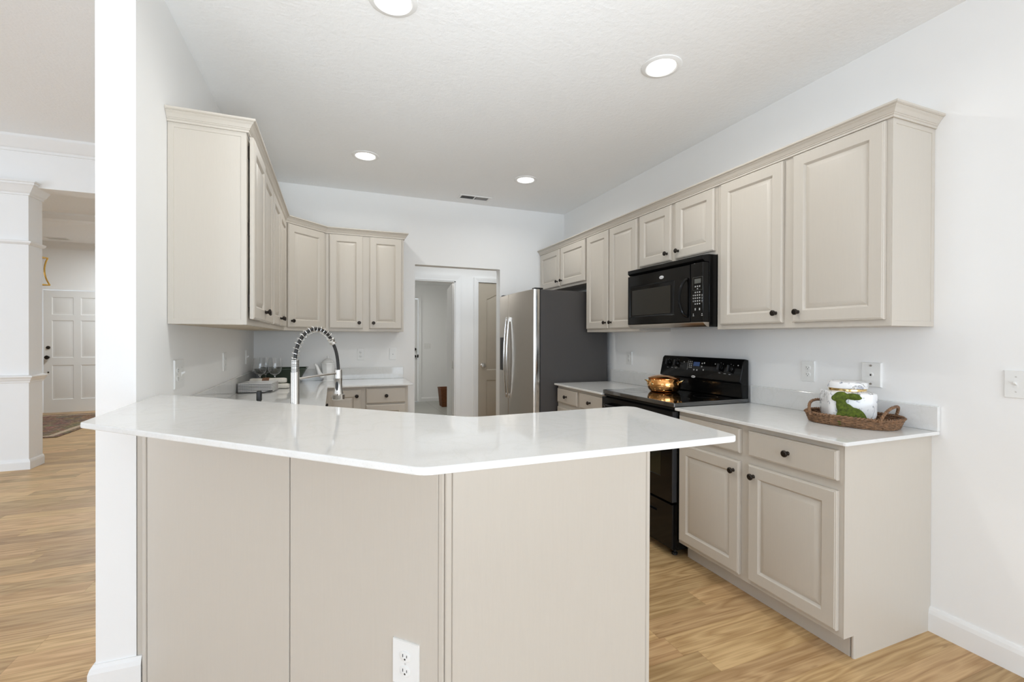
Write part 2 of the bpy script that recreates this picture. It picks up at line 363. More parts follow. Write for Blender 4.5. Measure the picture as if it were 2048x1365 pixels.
def tag(o, label, cat, group=None, kind=None):
    o['label'] = label; o['category'] = cat
    if group: o['group'] = group
    if kind: o['kind'] = kind
    return o
def struct(name, mb, m, label, cat, bev=0., smooth=0):
    return tag(obj(name, mb, m, bev=bev, smooth=smooth), label, cat, kind='structure')
def face_T(p0, p1, z):
    """frame on a vertical face: local x from p0 to p1, local y up, local z out of the face"""
    U = Vector((p1[0]-p0[0], p1[1]-p0[1], 0)).normalized(); Z = Vector((0, 0, 1)); Nn = U.cross(Z)
    return Matrix(((U.x, 0, Nn.x, p0[0]), (U.y, 0, Nn.y, p0[1]), (0, 1, 0, z), (0, 0, 0, 1)))

# ------------------------------------------------------------------ key planes
XR, XL, YB, ZC = 2.538, -.683, 4.787, 2.79
XU, XUL = 2.232, -.376            # faces of the upper cabinets
XB = 1.942                        # face of the right base cabinets
ZUB, ZUT = 1.386, 2.285
CT, CB = .914, .898               # worktop top and underside

# ------------------------------------------------------------------ room shell
struct('floor', MB().box(-7, XR+.1, -3.1, 10.5, -.1, 0).box(XR+.1, 3.3, 4.6, 5.7, -.1, 0), M['oak'], 'light oak plank floor', 'floor')
struct('floor_laundry', MB().box(.5, 3.3, 5.70, 9.6, -.06, .001), M['tile'], 'grey tile floor beyond the laundry doorway', 'floor')
struct('wall_right', MB().box(XR, XR+.1, -3.1, YB+.12, 0, ZC), M['wall'], 'white wall behind the range and microwave', 'wall')
struct('wall_left', MB().box(-.803, XL, 2.089, YB+.12, 0, 3.31).box(-.803, XL, -3.1, 2.089, ZC, 3.31), M['wall'], 'white wall end and kitchen side wall left of the bar', 'wall')
DX0, DX1, DZ = .793, 1.735, 2.095
struct('wall_back', MB().box(XL, DX0, YB, YB+.12, 0, ZC).box(DX1, XR, YB, YB+.12, 0, ZC).box(DX0, DX1, YB, YB+.12, DZ, ZC), M['wall'],
       'white back wall with cased-free opening into the hall', 'wall')
struct('ceiling', MB().box(-.803, XR+.1, -3.1, YB+.12, ZC, ZC+.1), M['ceil'], 'white textured kitchen ceiling', 'ceiling')
struct('ceiling_great_room', MB().box(-7, -.803, -3.1, 6.24, 3.31, 3.41), M['ceil'], 'higher white ceiling of the room on the left', 'ceiling')
# rear wall with windows (behind the camera)
rw = MB().box(-7, XR+.1, -3.2, -3.1, 0, .45).box(-7, XR+.1, -3.2, -3.1, 2.5, 3.41)
for a, b in ((-7, -6.1), (-3.1, -.9), (.7, .8), (2.4, XR+.1)): rw.box(a, b, -3.2, -3.1, .45, 2.5)
struct('wall_rear', rw, M['wall'], 'white wall with windows behind the viewer', 'wall')
struct('wall_far_left', MB().box(-7.1, -7, -3.2, 10.5, 0, 3.41), M['wall'], 'white far side wall of the room on the left', 'wall')
# wall between great room and foyer, with header
struct('wall_great_room', MB().box(-7, -2.832, 6.0, 6.23, 0, 2.83).box(-7, -.803, 6.0, 6.23, 2.82, 3.31).box(-.93, -.803, YB, 10.4, 0, 3.31), M['wall'],
       'white wall end with chair rail and header over the foyer opening', 'wall')
struct('wall_foyer', MB().box(-7, -4.70, 10.3, 10.4, 0, 3.0).box(-3.70, -.8, 10.3, 10.4, 0, 3.0).box(-4.70, -3.70, 10.3, 10.4, 2.15, 3.0), M['wall'], 'white wall around the front door', 'wall')
struct('ceiling_foyer', MB().box(-7, -.8, 6.23, 10.4, 2.98, 3.05), M['ceil'], 'white foyer ceiling', 'ceiling')
# hall and laundry
HL = 5.6
struct('wall_hall', MB().box(.3, .62, HL, HL+.12, 0, 2.44).box(1.434, 1.734, HL, HL+.12, 0, 2.44).box(2.50, 3.3, HL, HL+.12, 0, 2.44)
       .box(.62, 1.434, HL, HL+.12, 2.043, 2.44).box(1.734, 2.50, HL, HL+.12, 2.045, 2.44).box(.25, .35, YB+.12, HL, 0, 2.44).box(3.2, 3.3, YB+.12, HL, 0, 2.44).box(XR, 3.3, YB+.02, YB+.12, 0, 2.44),
       M['wall'], 'white hall wall seen through the kitchen opening', 'wall')
struct('ceiling_hall', MB().box(.25, 3.3, YB+.12, 9.6, 2.44, 2.5), M['ceil'], 'white ceiling over hall and laundry', 'ceiling')
struct('wall_laundry', MB().box(1.65, 3.3, 9.5, 9.6, 0, 2.44).box(.5, .72, 9.5, 9.6, 0, 2.44).box(.72, 1.65, 9.5, 9.6, 2.15, 2.44).box(.5, .6, 5.72, 9.5, 0, 2.44).box(3.2, 3.3, 5.72, 9.5, 0, 2.44).box(1.69, 3.3, 6.55, 6.6, 0, 2.44),
       M['wall'], 'white laundry room walls', 'wall')

# trims
def base_prof(h=.115, t=.016): return [(0, 0), (t, 0), (t, h-.028), (t*.75, h-.012), (t*.35, h), (0, h)]
struct('baseboard_right', MB().sweep(base_prof(.11), [(XR, -3.1), (XR, 1.226)], 1), M['trim'], 'white baseboard on the right wall beside the base cabinet', 'baseboard')
struct('baseboard_left', MB().sweep(base_prof(.135, .018), [(-.803, 4.7), (-.803, 2.089), (-.664, 2.089)], -1), M['trim'], 'white baseboard wrapping the wall end left of the bar', 'baseboard')
struct('baseboard_great_room', MB().sweep(base_prof(.10), [(-7, 6.0), (-2.832, 6.0), (-2.832, 6.23)], -1), M['trim'], 'white baseboard on the far left wall end', 'baseboard')
struct('baseboard_laundry', MB().sweep(base_prof(.085), [(1.71, 9.5), (3.2, 9.5)], -1), M['trim'], 'white baseboard at the back of the laundry room', 'baseboard')
struct('trim_1', MB().sweep([(0, .865), (.012, .868), (.014, .885), (.022, .892), (.03, .91), (.045, .925), (.045, .935), (0, .945)], [(-7, 6.0), (-2.832, 6.0), (-2.832, 6.23)], -1), M['trim'], 'white chair rail on the far left wall end', 'trim')
struct('trim_2', MB().sweep([(0, 2.245), (.012, 2.247), (.03, 2.262), (.034, 2.278), (.0, 2.285)], [(-7, 6.0), (-2.832, 6.0), (-2.832, 6.23)], -1), M['trim'], 'narrow white moulding high on the far left wall end', 'trim')
struct('trim_3', MB().sweep([(0, 2.735), (.014, 2.737), (.016, 2.752), (.03, 2.765), (.07, 2.82), (.082, 2.828), (.082, 2.845), (.095, 2.85), (.095, 2.862), (0, 2.862)], [(-7, 6.0), (-2.832, 6.0), (-2.832, 6.229)], -1), M['trim'], 'white capital moulding on top of the far left wall end', 'trim')
struct('trim_4', MB().sweep([(0, 3.165), (.016, 3.167), (.018, 3.19), (.035, 3.2), (.09, 3.27), (.10, 3.285), (.10, 3.31), (0, 3.31)], [(-7, 6.0), (-.803, 6.0)], -1), M['trim'], 'white crown moulding on the header over the foyer opening', 'trim')
struct('trim_5', MB().sweep([(0, 2.86), (.012, 2.86), (.02, 2.88), (.06, 2.94), (.07, 2.98), (0, 2.98)], [(-7, 10.3), (-.8, 10.3)], -1), M['trim'], 'white crown moulding above the front door', 'trim')
struct('trim_6', MB().sweep([(0, 2.90), (.012, 2.90), (.03, 2.92), (.06, 2.955), (.07, 2.98), (0, 2.98)], [(-7, 7.9), (-.8, 7.9)], -1).box(-7, -.8, 7.9, 8.1, 2.90, 2.98), M['trim'], 'white moulded beam across the foyer ceiling', 'trim')
def casing(x0, x1, zt, y, wd=.078, t=.018):
    p = [(0, 0), (t*.6, 0), (t*.7, wd*.25), (t*.9, wd*.55), (t, wd*.8), (t, wd), (0, wd)]
    mb = MB()
    for a, b in (((x0, 0), (x0, zt)), ): pass
    # left leg, head, right leg as a mitred sweep in the wall plane: q is measured outward from the opening
    def ring(x, z, mx, mz): return [(x+mx*q, y-o, z+mz*q) for o, q in p]
    mb.loops([ring(x0, 0, -1, 0), ring(x0, zt, -1, 1), ring(x1, zt, 1, 1), ring(x1, 0, 1, 0)], True, True, True)
    return mb
struct('trim_7', casing(.62, 1.434, 2.043, HL).box(1.420, 1.434, HL, HL+.12, 0, 2.043).box(.62, .634, HL, HL+.12, 0, 2.043).box(.62, 1.434, HL, HL+.12, 2.03, 2.043), M['trim'], 'white casing around the laundry doorway', 'trim')
struct('trim_8', casing(1.734, 2.50, 2.045, HL, .06), M['trim'], 'white casing around the beige pantry door', 'trim')
struct('trim_9', casing(.72, 1.65, 2.15, 9.5, .06), M['trim'], 'white casing around the laundry exterior door', 'trim')

# ------------------------------------------------------------------ doors of the setting
def rect(x0, y0, x1, y1): return [(x0, y0), (x1, y0), (x1, y1), (x0, y1)]
PP = ((.010, -.008), (.022, -.008), (.045, -.002))
def hdoor(name, p0, p1, z, w, h, panels, m, label, t=.04):
    mb = MB(face_T(p0, p1, z)).slab(w, h, t, panels, PP, ((0, 0), (0, .95), (.05, 1.)))
    return tag(obj(name, mb, m, smooth=25), label, 'door', kind='structure')
def six(w, h):
    s, m = .115, .10; x = [(s, w/2-m/2), (w/2+m/2, w-s)]; out = []
    for a, b in x:
        for c, d in ((.22, .82), (.95, 1.60), (1.70, h-.12)): out.append(rect(a, c, b, d))
    return out
d1 = hdoor('door_1', (-4.663, 10.33), (-3.745, 10.33), .012, .918, 2.125, six(.918, 2.125), M['doorw'], 'white six panel front door at the end of the foyer', .05)
for zz, r in ((1.14, .028), (.97, .02)):
    d1m = MB().lathe([(r, 0), (r, .012), (r*.8, .016), (.012, .02)] + ([(.012, .03), (.03, .04), (.034, .055), (.026, .07), (.005, .075)] if zz < 1 else [(.01, .03)]), (-4.595, 10.28, zz), (0, -1, 0), 20)
    obj('deadbolt' if zz > 1 else 'door_handle', d1m, M['knob'], d1)
obj('keyhole', MB().lathe([(.012, 0), (.012, .006), (.005, .008)], (-4.595, 10.28, .71), (0, -1, 0), 12), M['knob'], d1)
# pantry: arched two panel
def arch_panel(x0, y0, x1, y1, rise, n=12):
    pts = [(x0, y0), (x1, y0), (x1, y1)]
    for i in range(1, n):
        a = i/n; pts.append((x1+(x0-x1)*a, y1+rise*math.sin(PI*a)**1.3))
    return pts+[(x0, y1)]
d2 = hdoor('door_2', (1.740, HL+.05), (2.494, HL+.05), .012, .754, 2.028, [rect(.11, .23, .644, .77), arch_panel(.11, .90, .644, 1.82, .10)], M['doorbeige'], 'beige arched two panel pantry door with nickel knob')
obj('door_handle', MB().lathe([(.028, 0), (.028, .006), (.012, .012), (.012, .03), (.026, .04), (.03, .055), (.022, .068), (.004, .072)], (1.797, HL+.01, .977), (0, -1, 0), 20), M['chrome'], d2)
d3 = hdoor('door_3', (.72, 9.55), (1.64, 9.55), .012, .915, 2.12, six(.915, 2.12), M['doorw'], 'white exterior door at the back of the laundry room')
for zz in (1.093, .948): k3 = MB().lathe([(.028, 0), (.028, .01), (.014, .016), (.014, .03), (.028, .042), (.02, .06), (.003, .064)], (1.575, 9.51, zz), (0, -1, 0), 16); obj('deadbolt' if zz > 1 else 'door_handle', k3, M['knob'], d3)
obj('latch', MB().box(1.622, 1.652, 9.498, 9.512, .92, .98), M['knob'], d3)
d4 = hdoor('door_4', (1.575, 6.49), (1.455, 5.735), .012, .764, 2.02, [], M['doorw'], 'white laundry door swung open against the light', .035)
obj('hinge', MB().box(1.414, 1.421, HL+.03, HL+.09, .94, 1.04), M['chrome'], d4)

# rear windows (behind the viewer)
for i, (a, b) in enumerate(((-6.1, -3.1), (-.9, .7), (.8, 2.4))):
    mb = MB().box(a, b, -3.18, -3.12, .45, .50).box(a, b, -3.18, -3.12, 2.45, 2.5).box(a, a+.05, -3.18, -3.12, .5, 2.45).box(b-.05, b, -3.18, -3.12, .5, 2.45)
    mb.box((a+b)/2-.02, (a+b)/2+.02, -3.17, -3.13, .5, 2.45).box(a, b, -3.17, -3.13, 1.45, 1.49)
    struct('window_%d' % (i+1), mb, M['trim'], 'white framed window %s' % ('of the room on the left', 'left of two behind the viewer', 'right of two behind the viewer')[i], 'window')

# ------------------------------------------------------------------ cabinets
def knob_at(parent, p, n):
    return obj('knob', MB().lathe([(.0095, 0), (.0085, .003), (.0055, .006), (.0055, .014), (.012, .018), (.0155, .022), (.0155, .027), (.011, .031), (.002, .032)], p, n, 18), M['knob'], parent)
DOORP = ((.002, -.0015), (.008, -.0095), (.0105, -.011), (.0335, -.0015), (.0355, -.001))
def front(parent, name, p0, p1, z0, z1, knob=None, fw=.058, t=.02, label=None):
    w = (Vector(p1)-Vector(p0)).length; h = z1-z0
    T = face_T(p0, p1, z0)
    pan = [rect(fw, fw, w-fw, h-fw)] if fw else []
    o = obj(name, MB(T).slab(w, h, t, pan, DOORP, ((0, 0), (0, .72), (.18, .86), (.36, .88), (.55, 1.))), M['cab'], parent, smooth=20)
    if label: o['label'] = label
    if knob:
        kx = {'l': .034, 'r': w-.034, 'c': w/2}[knob[0]]; ky = {'b': .052, 't': h-.052, 'c': h/2}[knob[1]]
        P = T @ Vector((kx, ky, t)); n = T.to_3x3() @ Vector((0, 0, 1))
        knob_at(o, P, n)
    return o
def cab_body(parent, mb, under=None):
    o = obj('body', mb, M['cab'], parent, bev=.0012, seg=1, smooth=0)
    return o
def upper_right(y0, y1, zb, doors, label, grp='upper cabinets on the range wall'):
    """y0 < y1; doors: list of (ya, yb, z0, z1, knob) with ya > yb as seen from the left"""
    t = thing('wall_cabinet', label, 'cabinet', (XR, (y0+y1)/2, zb), group=grp)
    cab_body(t, MB().box(XU, XR-.001, y0+.0006, y1-.0006, zb, ZUT))
    for ya, yb, z0, z1, k in doors: front(t, 'door', (XU-.001, ya), (XU-.001, yb), z0, z1, k)
    return t
ZD0, ZD1 = 1.414, 2.272
tD = upper_right(1.225, 2.174, ZUB, [(2.138, 1.722, ZD0, ZD1, 'rb'), (1.665, 1.244, ZD0, ZD1, 'lb')], 'big greige upper cabinet right of the microwave, with bare side panel')
tC = upper_right(2.174, 2.950, 1.855, [(2.933, 2.580, 1.880, ZD1, 'rb'), (2.535, 2.190, 1.880, ZD1, 'lb')], 'short greige upper cabinet right above the black microwave')
tB = upper_right(2.950, 3.738, ZUB, [(3.724, 3.364, ZD0, ZD1, 'rb'), (3.345, 2.967, ZD0, ZD1, 'lb')], 'tall greige upper cabinet between fridge and microwave')
tA = upper_right(3.738, YB-.002, 1.853, [(4.745, 4.278, 1.878, ZD1, 'rb'), (4.251, 3.755, 1.878, ZD1, 'lb')], 'short greige upper cabinet above the fridge')
def endpanel(parent, p0, p1, z0, z1, name='side_panel', t=.004):
    w = (Vector(p1)-Vector(p0)).length
    return obj(name, MB(face_T(p0, p1, z0)).slab(w, z1-z0, t, [rect(.022, .022, w-.022, z1-z0-.022)], ((.001, -.0025),), ((0, 0), (0, 1.))), M['cabend'], parent, smooth=20)
endpanel(tD, (XU+.0005, 1.2256), (XR-.001, 1.2256), ZUB, ZUT-.004)
CROWN = [(0, ZUT-.006), (.006, ZUT-.006), (.006, ZUT+.003), (.010, ZUT+.006), (.010, ZUT+.010), (.013, ZUT+.012), (.016, ZUT+.018), (.021, ZUT+.026), (.028, ZUT+.033), (.028, ZUT+.036), (.033, ZUT+.038), (.037, ZUT+.041), (.037, ZUT+.049), (0, ZUT+.049)]
CROWN = [(o+.0045, z) for o, z in CROWN]; 
tag(obj('crown_moulding', MB().sweep(CROWN, [(XR-.001, 1.225), (XU, 1.225), (XU, YB-.003)], 1), M['cab'], smooth=12), 'greige crown moulding along the top of the range wall cabinets', 'moulding')

# left run of uppers
def upper_left(y0, y1, doors, label):
    t = thing('wall_cabinet', label, 'cabinet', (XL, (y0+y1)/2, ZUB), group='upper cabinets left of the sink corner')
    cab_body(t, MB().box(XL+.001, XUL, y0+.0006, y1-.0006, ZUB, ZUT))
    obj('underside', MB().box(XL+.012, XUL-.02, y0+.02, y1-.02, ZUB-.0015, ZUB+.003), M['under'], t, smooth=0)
    for ya, yb, k in doors:
        g = .009 if ya < 2.46 else .001
        front(t, 'door', (XUL+g, ya), (XUL+g, yb), ZD0, ZD1, k)
    return t
YC0 = YB-.62
tE = upper_left(2.431, 3.285, [(2.455, 2.845, 'rb'), (2.870, 3.258, 'lb')], 'greige upper cabinet nearest the wall end, showing its bare side')
endpanel(tE, (XL+.002, 2.4316), (XUL-.0005, 2.4316), ZUB, ZUT-.004)
for zz in (1.50, 1.84, 2.20): obj('hinge', MB().box(XUL-.0005, XUL+.009, 2.459, 2.463, zz-.03, zz+.03), M['knob'], tE, smooth=0)
tF = upper_left(3.285, YC0, [(3.312, 3.700, 'rb'), (3.722, YC0-.022, 'lb')], 'greige upper cabinet between the near one and the corner cabinet')
t = thing('corner_cabinet', 'greige diagonal corner upper cabinet with one door', 'cabinet', (XL, YB, ZUB))
cA, cB = (XUL, YC0+.0006), (XL+.62, YB-.306)
cab_body(t, MB().prism([(XL+.001, YC0+.0006), cA, cB, (cB[0], YB-.001), (XL+.001, YB-.001)], ZUB, ZUT))
uu = (Vector(cB)-Vector(cA)); ul = uu.length; uu.normalize()
nn = Vector((uu.y, -uu.x))*.001
front(t, 'door', tuple(Vector(cA)+uu*.025+nn), tuple(Vector(cA)+uu*(ul-.035)+nn), ZD0, ZD1, 'lb')
t = thing('wall_cabinet', 'greige two door upper cabinet on the back wall left of the hall opening', 'cabinet', (.3, YB, ZUB), group='upper cabinets left of the sink corner')
cab_body(t, MB().box(cB[0]+.0006, .633, YB-.306, YB-.001, ZUB, ZUT))
front(t, 'door', (-.033, YB-.307), (.259, YB-.307), ZD0, ZD1, 'rb'); front(t, 'door', (.318, YB-.307), (.613, YB-.307), ZD0, ZD1, 'lb')
tag(obj('crown_moulding', MB().sweep(CROWN, [(XL+.001, 2.431), (XUL, 2.431), (XUL, YC0), (XL+.62, YB-.306), (.633, YB-.306), (.633, YB-.001)], -1), M['cab'], smooth=12), 'greige crown moulding along the left and corner upper cabinets', 'moulding')

# base cabinets, right wall
def base_right(y0, y1, doors, drawers, label):
    t = thing('base_cabinet', label, 'cabinet', (XR, (y0+y1)/2, 0), group='base cabinets on the range wall')
    cab_body(t, MB().box(XB, XR-.001, y0+.0006, y1-.0006, .099, CB-.0005).box(XB+.074, XR-.001, y0+.012, y1-.0006, 0.0, .10))
    obj('toe_kick', MB().box(XB+.068, XB+.074, y0+.014, y1-.002, 0, .0985), M['toe'], t, smooth=0)
    for ya, yb, k in doors: front(t, 'door', (XB-.001, ya), (XB-.001, yb), .125, .703, k)
    for ya, yb in drawers: front(t, 'drawer', (XB-.001, ya), (XB-.001, yb), .745, .870, 'cc', fw=0)
    return t
tH = base_right(1.230, 2.178, [(2.160, 1.728, 'rt'), (1.675, 1.246, 'lt')], [(2.160, 1.726), (1.675, 1.246)], 'greige base cabinet right of the range, bare end panel facing forward')
obj('end_panel', MB(face_T((XB, 1.2305), (XR-.001, 1.2305), 0)).prism([(0, .099), (.074, .099), (.074, .0), (XR-.001-XB, .0), (XR-.001-XB, CB-.0005), (0, CB-.0005)], 0, .0045), M['cabend'], tH, smooth=0)
obj('corner_trim', MB().lathe([(.008, 0), (.008, .098)], (XB+.074, 1.234, 0), (0, 0, 1), 10), M['cabend'], tH)
tJ = base_right(2.966, 3.766, [(3.745, 3.39, 'rt'), (3.345, 2.99, 'lt')], [(3.745, 3.39), (3.345, 2.99)], 'greige base cabinet between the fridge and the range')
# worktops
def rpoly(pts, rad, n=6):
    """round chosen corners of a plan polygon"""
    out = []; L = len(pts)
    for i, p in enumerate(pts):
        r = rad.get(i, 0)
        if not r: out.append(p); continue
        P = Vector(p); a = (Vector(pts[i-1])-P).normalized(); b = (Vector(pts[(i+1) % L])-P).normalized()
        ang = a.angle(b); d = r/math.tan(ang/2); c = P+(a+b).normalized()*(r/math.sin(ang/2))
        s = P+a*d; e = P+b*d; a0 = math.atan2((s-c).y, (s-c).x); a1 = math.atan2((e-c).y, (e-c).x)
        da = (a1-a0+PI) % (2*PI)-PI
        out += [(c.x+r*math.cos(a0+da*k/n), c.y+r*math.sin(a0+da*k/n)) for k in range(n+1)]
    return out
XCF = 1.898
def worktop(name, pts, z0, z1, label): return tag(obj(name, MB().prism(pts, z0, z1), M['quartz'], bev=.003, seg=2, smooth=0), label, 'worktop')
w1 = worktop('worktop', rpoly([(XCF, 1.195), (XR-.002, 1.195), (XR-.002, 2.176), (XCF, 2.176)], {0: .012, 3: .012}), CB, CT, 'white quartz worktop carrying the wicker tray')
tag(obj('backsplash', MB().box(XR-.021, XR-.001, 1.195, 2.176, CT+.0002, 1.025), M['quartz'], bev=.002, smooth=0), 'low white quartz backsplash behind the wicker tray', 'backsplash')
w2 = worktop('worktop', rpoly([(XCF, 2.966), (XR-.002, 2.966), (XR-.002, 3.769), (XCF, 3.769)], {0: .012, 3: .012}), CB, CT, 'white quartz worktop between fridge and range')
tag(obj('backsplash', MB().box(XR-.021, XR-.001, 2.966, 3.769, CT+.0002, 1.025), M['quartz'], bev=.002, smooth=0), 'low white quartz backsplash between fridge and range', 'backsplash')

# left and back base cabinets
YKF = YB-.596
t = thing('base_cabinet', 'greige base cabinet under the left worktop', 'cabinet', (XL, 3.3, 0))
cab_body(t, MB().box(XL+.001, XL+.596, 2.62, YKF-.01, .099, CB-.0005).box(XL+.001, XL+.52, 2.62, YKF-.01, 0, .10))
front(t, 'door', (XL+.597, 2.66), (XL+.597, 3.36), .125, .703, 'rt'); front(t, 'door', (XL+.597, 3.40), (XL+.597, 4.10), .125, .703, 'lt')
front(t, 'drawer', (XL+.597, 2.66), (XL+.597, 3.36), .745, .87, 'cc', fw=0); front(t, 'drawer', (XL+.597, 3.40), (XL+.597, 4.10), .745, .87, 'cc', fw=0)
t = thing('base_cabinet', 'greige base cabinet on the back wall beside the hall opening', 'cabinet', (.3, YB, 0))
cab_body(t, MB().box(XL+.001, .633, YKF, YB-.001, .099, CB-.0005).box(XL+.001, .633, YKF+.074, YB-.001, 0, .10))
front(t, 'door', (-.08, YKF-.001), (.225, YKF-.001), .125, .872, 'rt')
front(t, 'drawer', (.270, YKF-.001), (.610, YKF-.001), .748, .880, 'cc', fw=0)
front(t, 'door', (.270, YKF-.001), (.610, YKF-.001), .125, .735, 'lt')

# ------------------------------------------------------------------ breakfast bar
A0, A1 = (-.655, 2.077), (.268, 1.152)         # front of the diagonal half wall
BX1 = .911
t = thing('breakfast_bar', 'tall greige panelled breakfast bar base in the foreground', 'cabinet', (.268, 1.4, 0))
ZBB = 1.069
core = [(A0[0]+.02, A0[1]+.004), (A1[0]+.003, A1[1]+.006), (BX1-.002, A1[1]+.006), (BX1-.002, 1.29), (.330, 1.29), (-.52, 2.14), (XL+.002, 2.30), (XL+.002, 2.092)]
obj('half_wall', MB().prism(core, 0, ZBB-.0005), M['cabend'], t, smooth=0)
def along(a, b, s): return (a[0]+(b[0]-a[0])*s, a[1]+(b[1]-a[1])*s)
SL = (Vector(A1)-Vector(A0)).length
s1 = .757/SL; s2 = (SL-.016)/SL
def bpanel(p0, p1, t_=.006, name='front_panel', m='cabend'):
    w = (Vector(p1)-Vector(p0)).length
    return obj(name, MB(face_T(p0, p1, 0)).slab(w, ZBB-.001, t_, [], (), ((0, 0), (0, .6), (.5, 1.))), M[m], t, smooth=0)
bpanel(along(A0, A1, .022), along(A0, A1, s1-.001)); bpanel(along(A0, A1, s1+.0028), along(A0, A1, s2))
bpanel((.2872, A1[1]), (.8955, A1[1]))
bpanel(A0, along(A0, A1, .017), .008, 'edge_trim', 'cabend')
bpanel((.2685, A1[1]+.001), (.2866, A1[1]+.001), .008, 'corner_trim', 'cabend')
bpanel(along(A0, A1, s2+.0006), along(A0, A1, 1.0), .007, 'corner_trim', 'cabend')
bpanel((.8962, A1[1]+.002), (BX1, A1[1]+.002), .008, 'edge_trim', 'cabend')
bar = rpoly([(-.665, 1.636), (.155, .843), (.945, .848), (1.000, 1.366), (.395, 1.338), (-.585, 2.258), (XL+.0015, 2.315), (XL+.0015, 2.0885), (-.683, 2.086)], {0: .03, 1: .05, 2: .025, 3: .04, 4: .08})
worktop('bar_top', bar, ZBB, 1.085, 'white quartz breakfast bar top in the foreground')
# cabinet and worktop on the kitchen side of the bar
t2 = thing('sink_cabinet', 'greige sink base cabinet behind the breakfast bar', 'cabinet', (.1, 1.9, 0))
cab_body(t2, MB().prism([(XL+.003, 2.305), (-.515, 2.145), (.333, 1.293), (BX1-.003, 1.293), (BX1-.003, 1.89), (.58, 1.89), (-.087, 2.557), (XL+.003, 2.61)], .099, CB-.0005))
wk = rpoly([(XL+.0015, 2.318), (-.518, 2.148), (.336, 1.2915), (BX1+.02, 1.2915), (BX1+.02, 1.925), (.60, 1.925), (-.043, 2.568), (-.043, YB-.64), (.676, YB-.64), (.676, YB-.0015), (XL+.0015, YB-.0015)], {4: .02, 8: .012})
w3 = worktop('worktop', wk, CB, CT, 'white quartz worktop running round the sink corner to the back wall')
tag(obj('backsplash', MB().box(XL+.001, XL+.021, 2.335, YB-.001, CT+.0002, 1.027), M['quartz'], bev=.002, smooth=0), 'low white quartz backsplash along the left wall', 'backsplash')
tag(obj('backsplash', MB().box(XL+.022, .672, YB-.021, YB-.001, CT+.0002, 1.027), M['quartz'], bev=.002, smooth=0), 'low white quartz backsplash on the back wall behind the teapot', 'backsplash')

# ------------------------------------------------------------------ electrical plates
def plate(name, label, cat, p0, p1, z0, z1, kind, t_=.007):
    """p0-p1 on the wall face, left to right as seen"""
    w = (Vector(p1)-Vector(p0)).length; h = z1-z0; T = face_T(p0, p1, z0)
    c = T @ Vector((w/2, h/2, 0)); th = thing(name, label, cat, c)
    obj('cover_plate', MB(T).slab(w, h, t_, [], (), ((0, 0), (0, .45), (.3, 1.))), M['plastic'], th, smooth=0)
    def duplex(cx, gfi=False):
        for dy in (.0195, -.0195):
            cy = h/2+dy
            r = MB(T)
            L = []
            for zz, k in ((t_-.001, 1), (t_+.0016, 1), (t_+.0022, .93)):
                L.append([(cx+.0165*k*math.copysign(min(1, abs(math.cos(a))*1.15), math.cos(a)), cy+.0140*k*math.sin(a), zz) for a in [2*PI*i/20 for i in range(20)]])
            rec = obj('receptacle', r.loops(L), M['plastic'], th, smooth=30)
            s = MB(T).box(cx-.0072, cx-.0052, cy-.001, cy+.007, t_+.0015, t_+.0026).box(cx+.0052, cx+.0072, cy-.001, cy+.0058, t_+.0015, t_+.0026)
            s.lathe([(.0026, t_+.0015), (.0026, t_+.0026)], (cx, cy-.0062, 0), (0, 0, 1), 10)
            obj('slot', s, M['slot'], rec, smooth=0)
        obj('screw', MB(T).lathe([(.0028, t_-.0005), (.0028, t_+.0008)], (cx, h/2, 0), (0, 0, 1), 10), M['vent'], th)
    def toggle(cx):
        obj('toggle_frame', MB(T).box(cx-.006, cx+.006, h/2-.0125, h/2+.0125, t_-.001, t_+.0012), M['plastic'], th, smooth=0)
        obj('toggle', MB(T).loops([[(cx-.004, h/2-.006, t_), (cx+.004, h/2-.006, t_), (cx+.004, h/2+.006, t_), (cx-.004, h/2+.006, t_)], [(cx-.003, h/2+.004, t_+.014), (cx+.003, h/2+.004, t_+.014), (cx+.003, h/2+.011, t_+.014), (cx-.003, h/2+.011, t_+.014)]]), M['plastic'], th, bev=.001, smooth=0)
        for dy in (.030, -.030): obj('screw', MB(T).lathe([(.003, t_-.0005), (.003, t_+.001)], (cx, h/2+dy, 0), (0, 0, 1), 10), M['vent'], th)
    if kind == 'duplex': duplex(w/2)
    elif kind == 'toggle': toggle(w/2)
    elif kind == 'combo': duplex(w*.28); toggle(w*.72)
    elif kind == 'double': toggle(w*.3); toggle(w*.7)
    elif kind == 'triple': [toggle(w*k) for k in (.22, .5, .78)]
    elif kind == 'jack':
        obj('jack', MB(T).box(w/2-.007, w/2+.007, h/2-.008, h/2+.006, t_-.001, t_+.003), M['plastic'], th, smooth=0)
        obj('slot', MB(T).box(w/2-.003, w/2+.003, h/2-.006, h/2, t_+.002, t_+.0036), M['slot'], th, smooth=0)
    elif kind == 'phone':
        obj('jack', MB(T).loops([[(w/2+.012*math.cos(a)*k, h/2+.012*math.sin(a)*k, z) for a in [2*PI*i/16 for i in range(16)]] for z, k in ((t_-.001, 1), (t_+.004, .95))]), M['plastic'], th)
        obj('slot', MB(T).box(w/2-.003, w/2+.0045, h/2-.006, h/2+.004, t_+.003, t_+.0046), M['slot'], th, smooth=0)
        for dy in (.046, -.046): obj('mounting_stud', MB(T).lathe([(.0055, t_-.0005), (.005, t_+.004)], (w/2, h/2+dy, 0), (0, 0, 1), 12), M['chrome'], th)
    return th
plate('wall_outlet', 'white duplex outlet on the right wall right of the range', 'outlet', (XR, 1.842), (XR, 1.766), 1.085, 1.202, 'duplex')
plate('phone_plate', 'white wall phone plate above the flowered jar', 'phone jack', (XR, 1.517), (XR, 1.428), 1.087, 1.210, 'phone', .012)
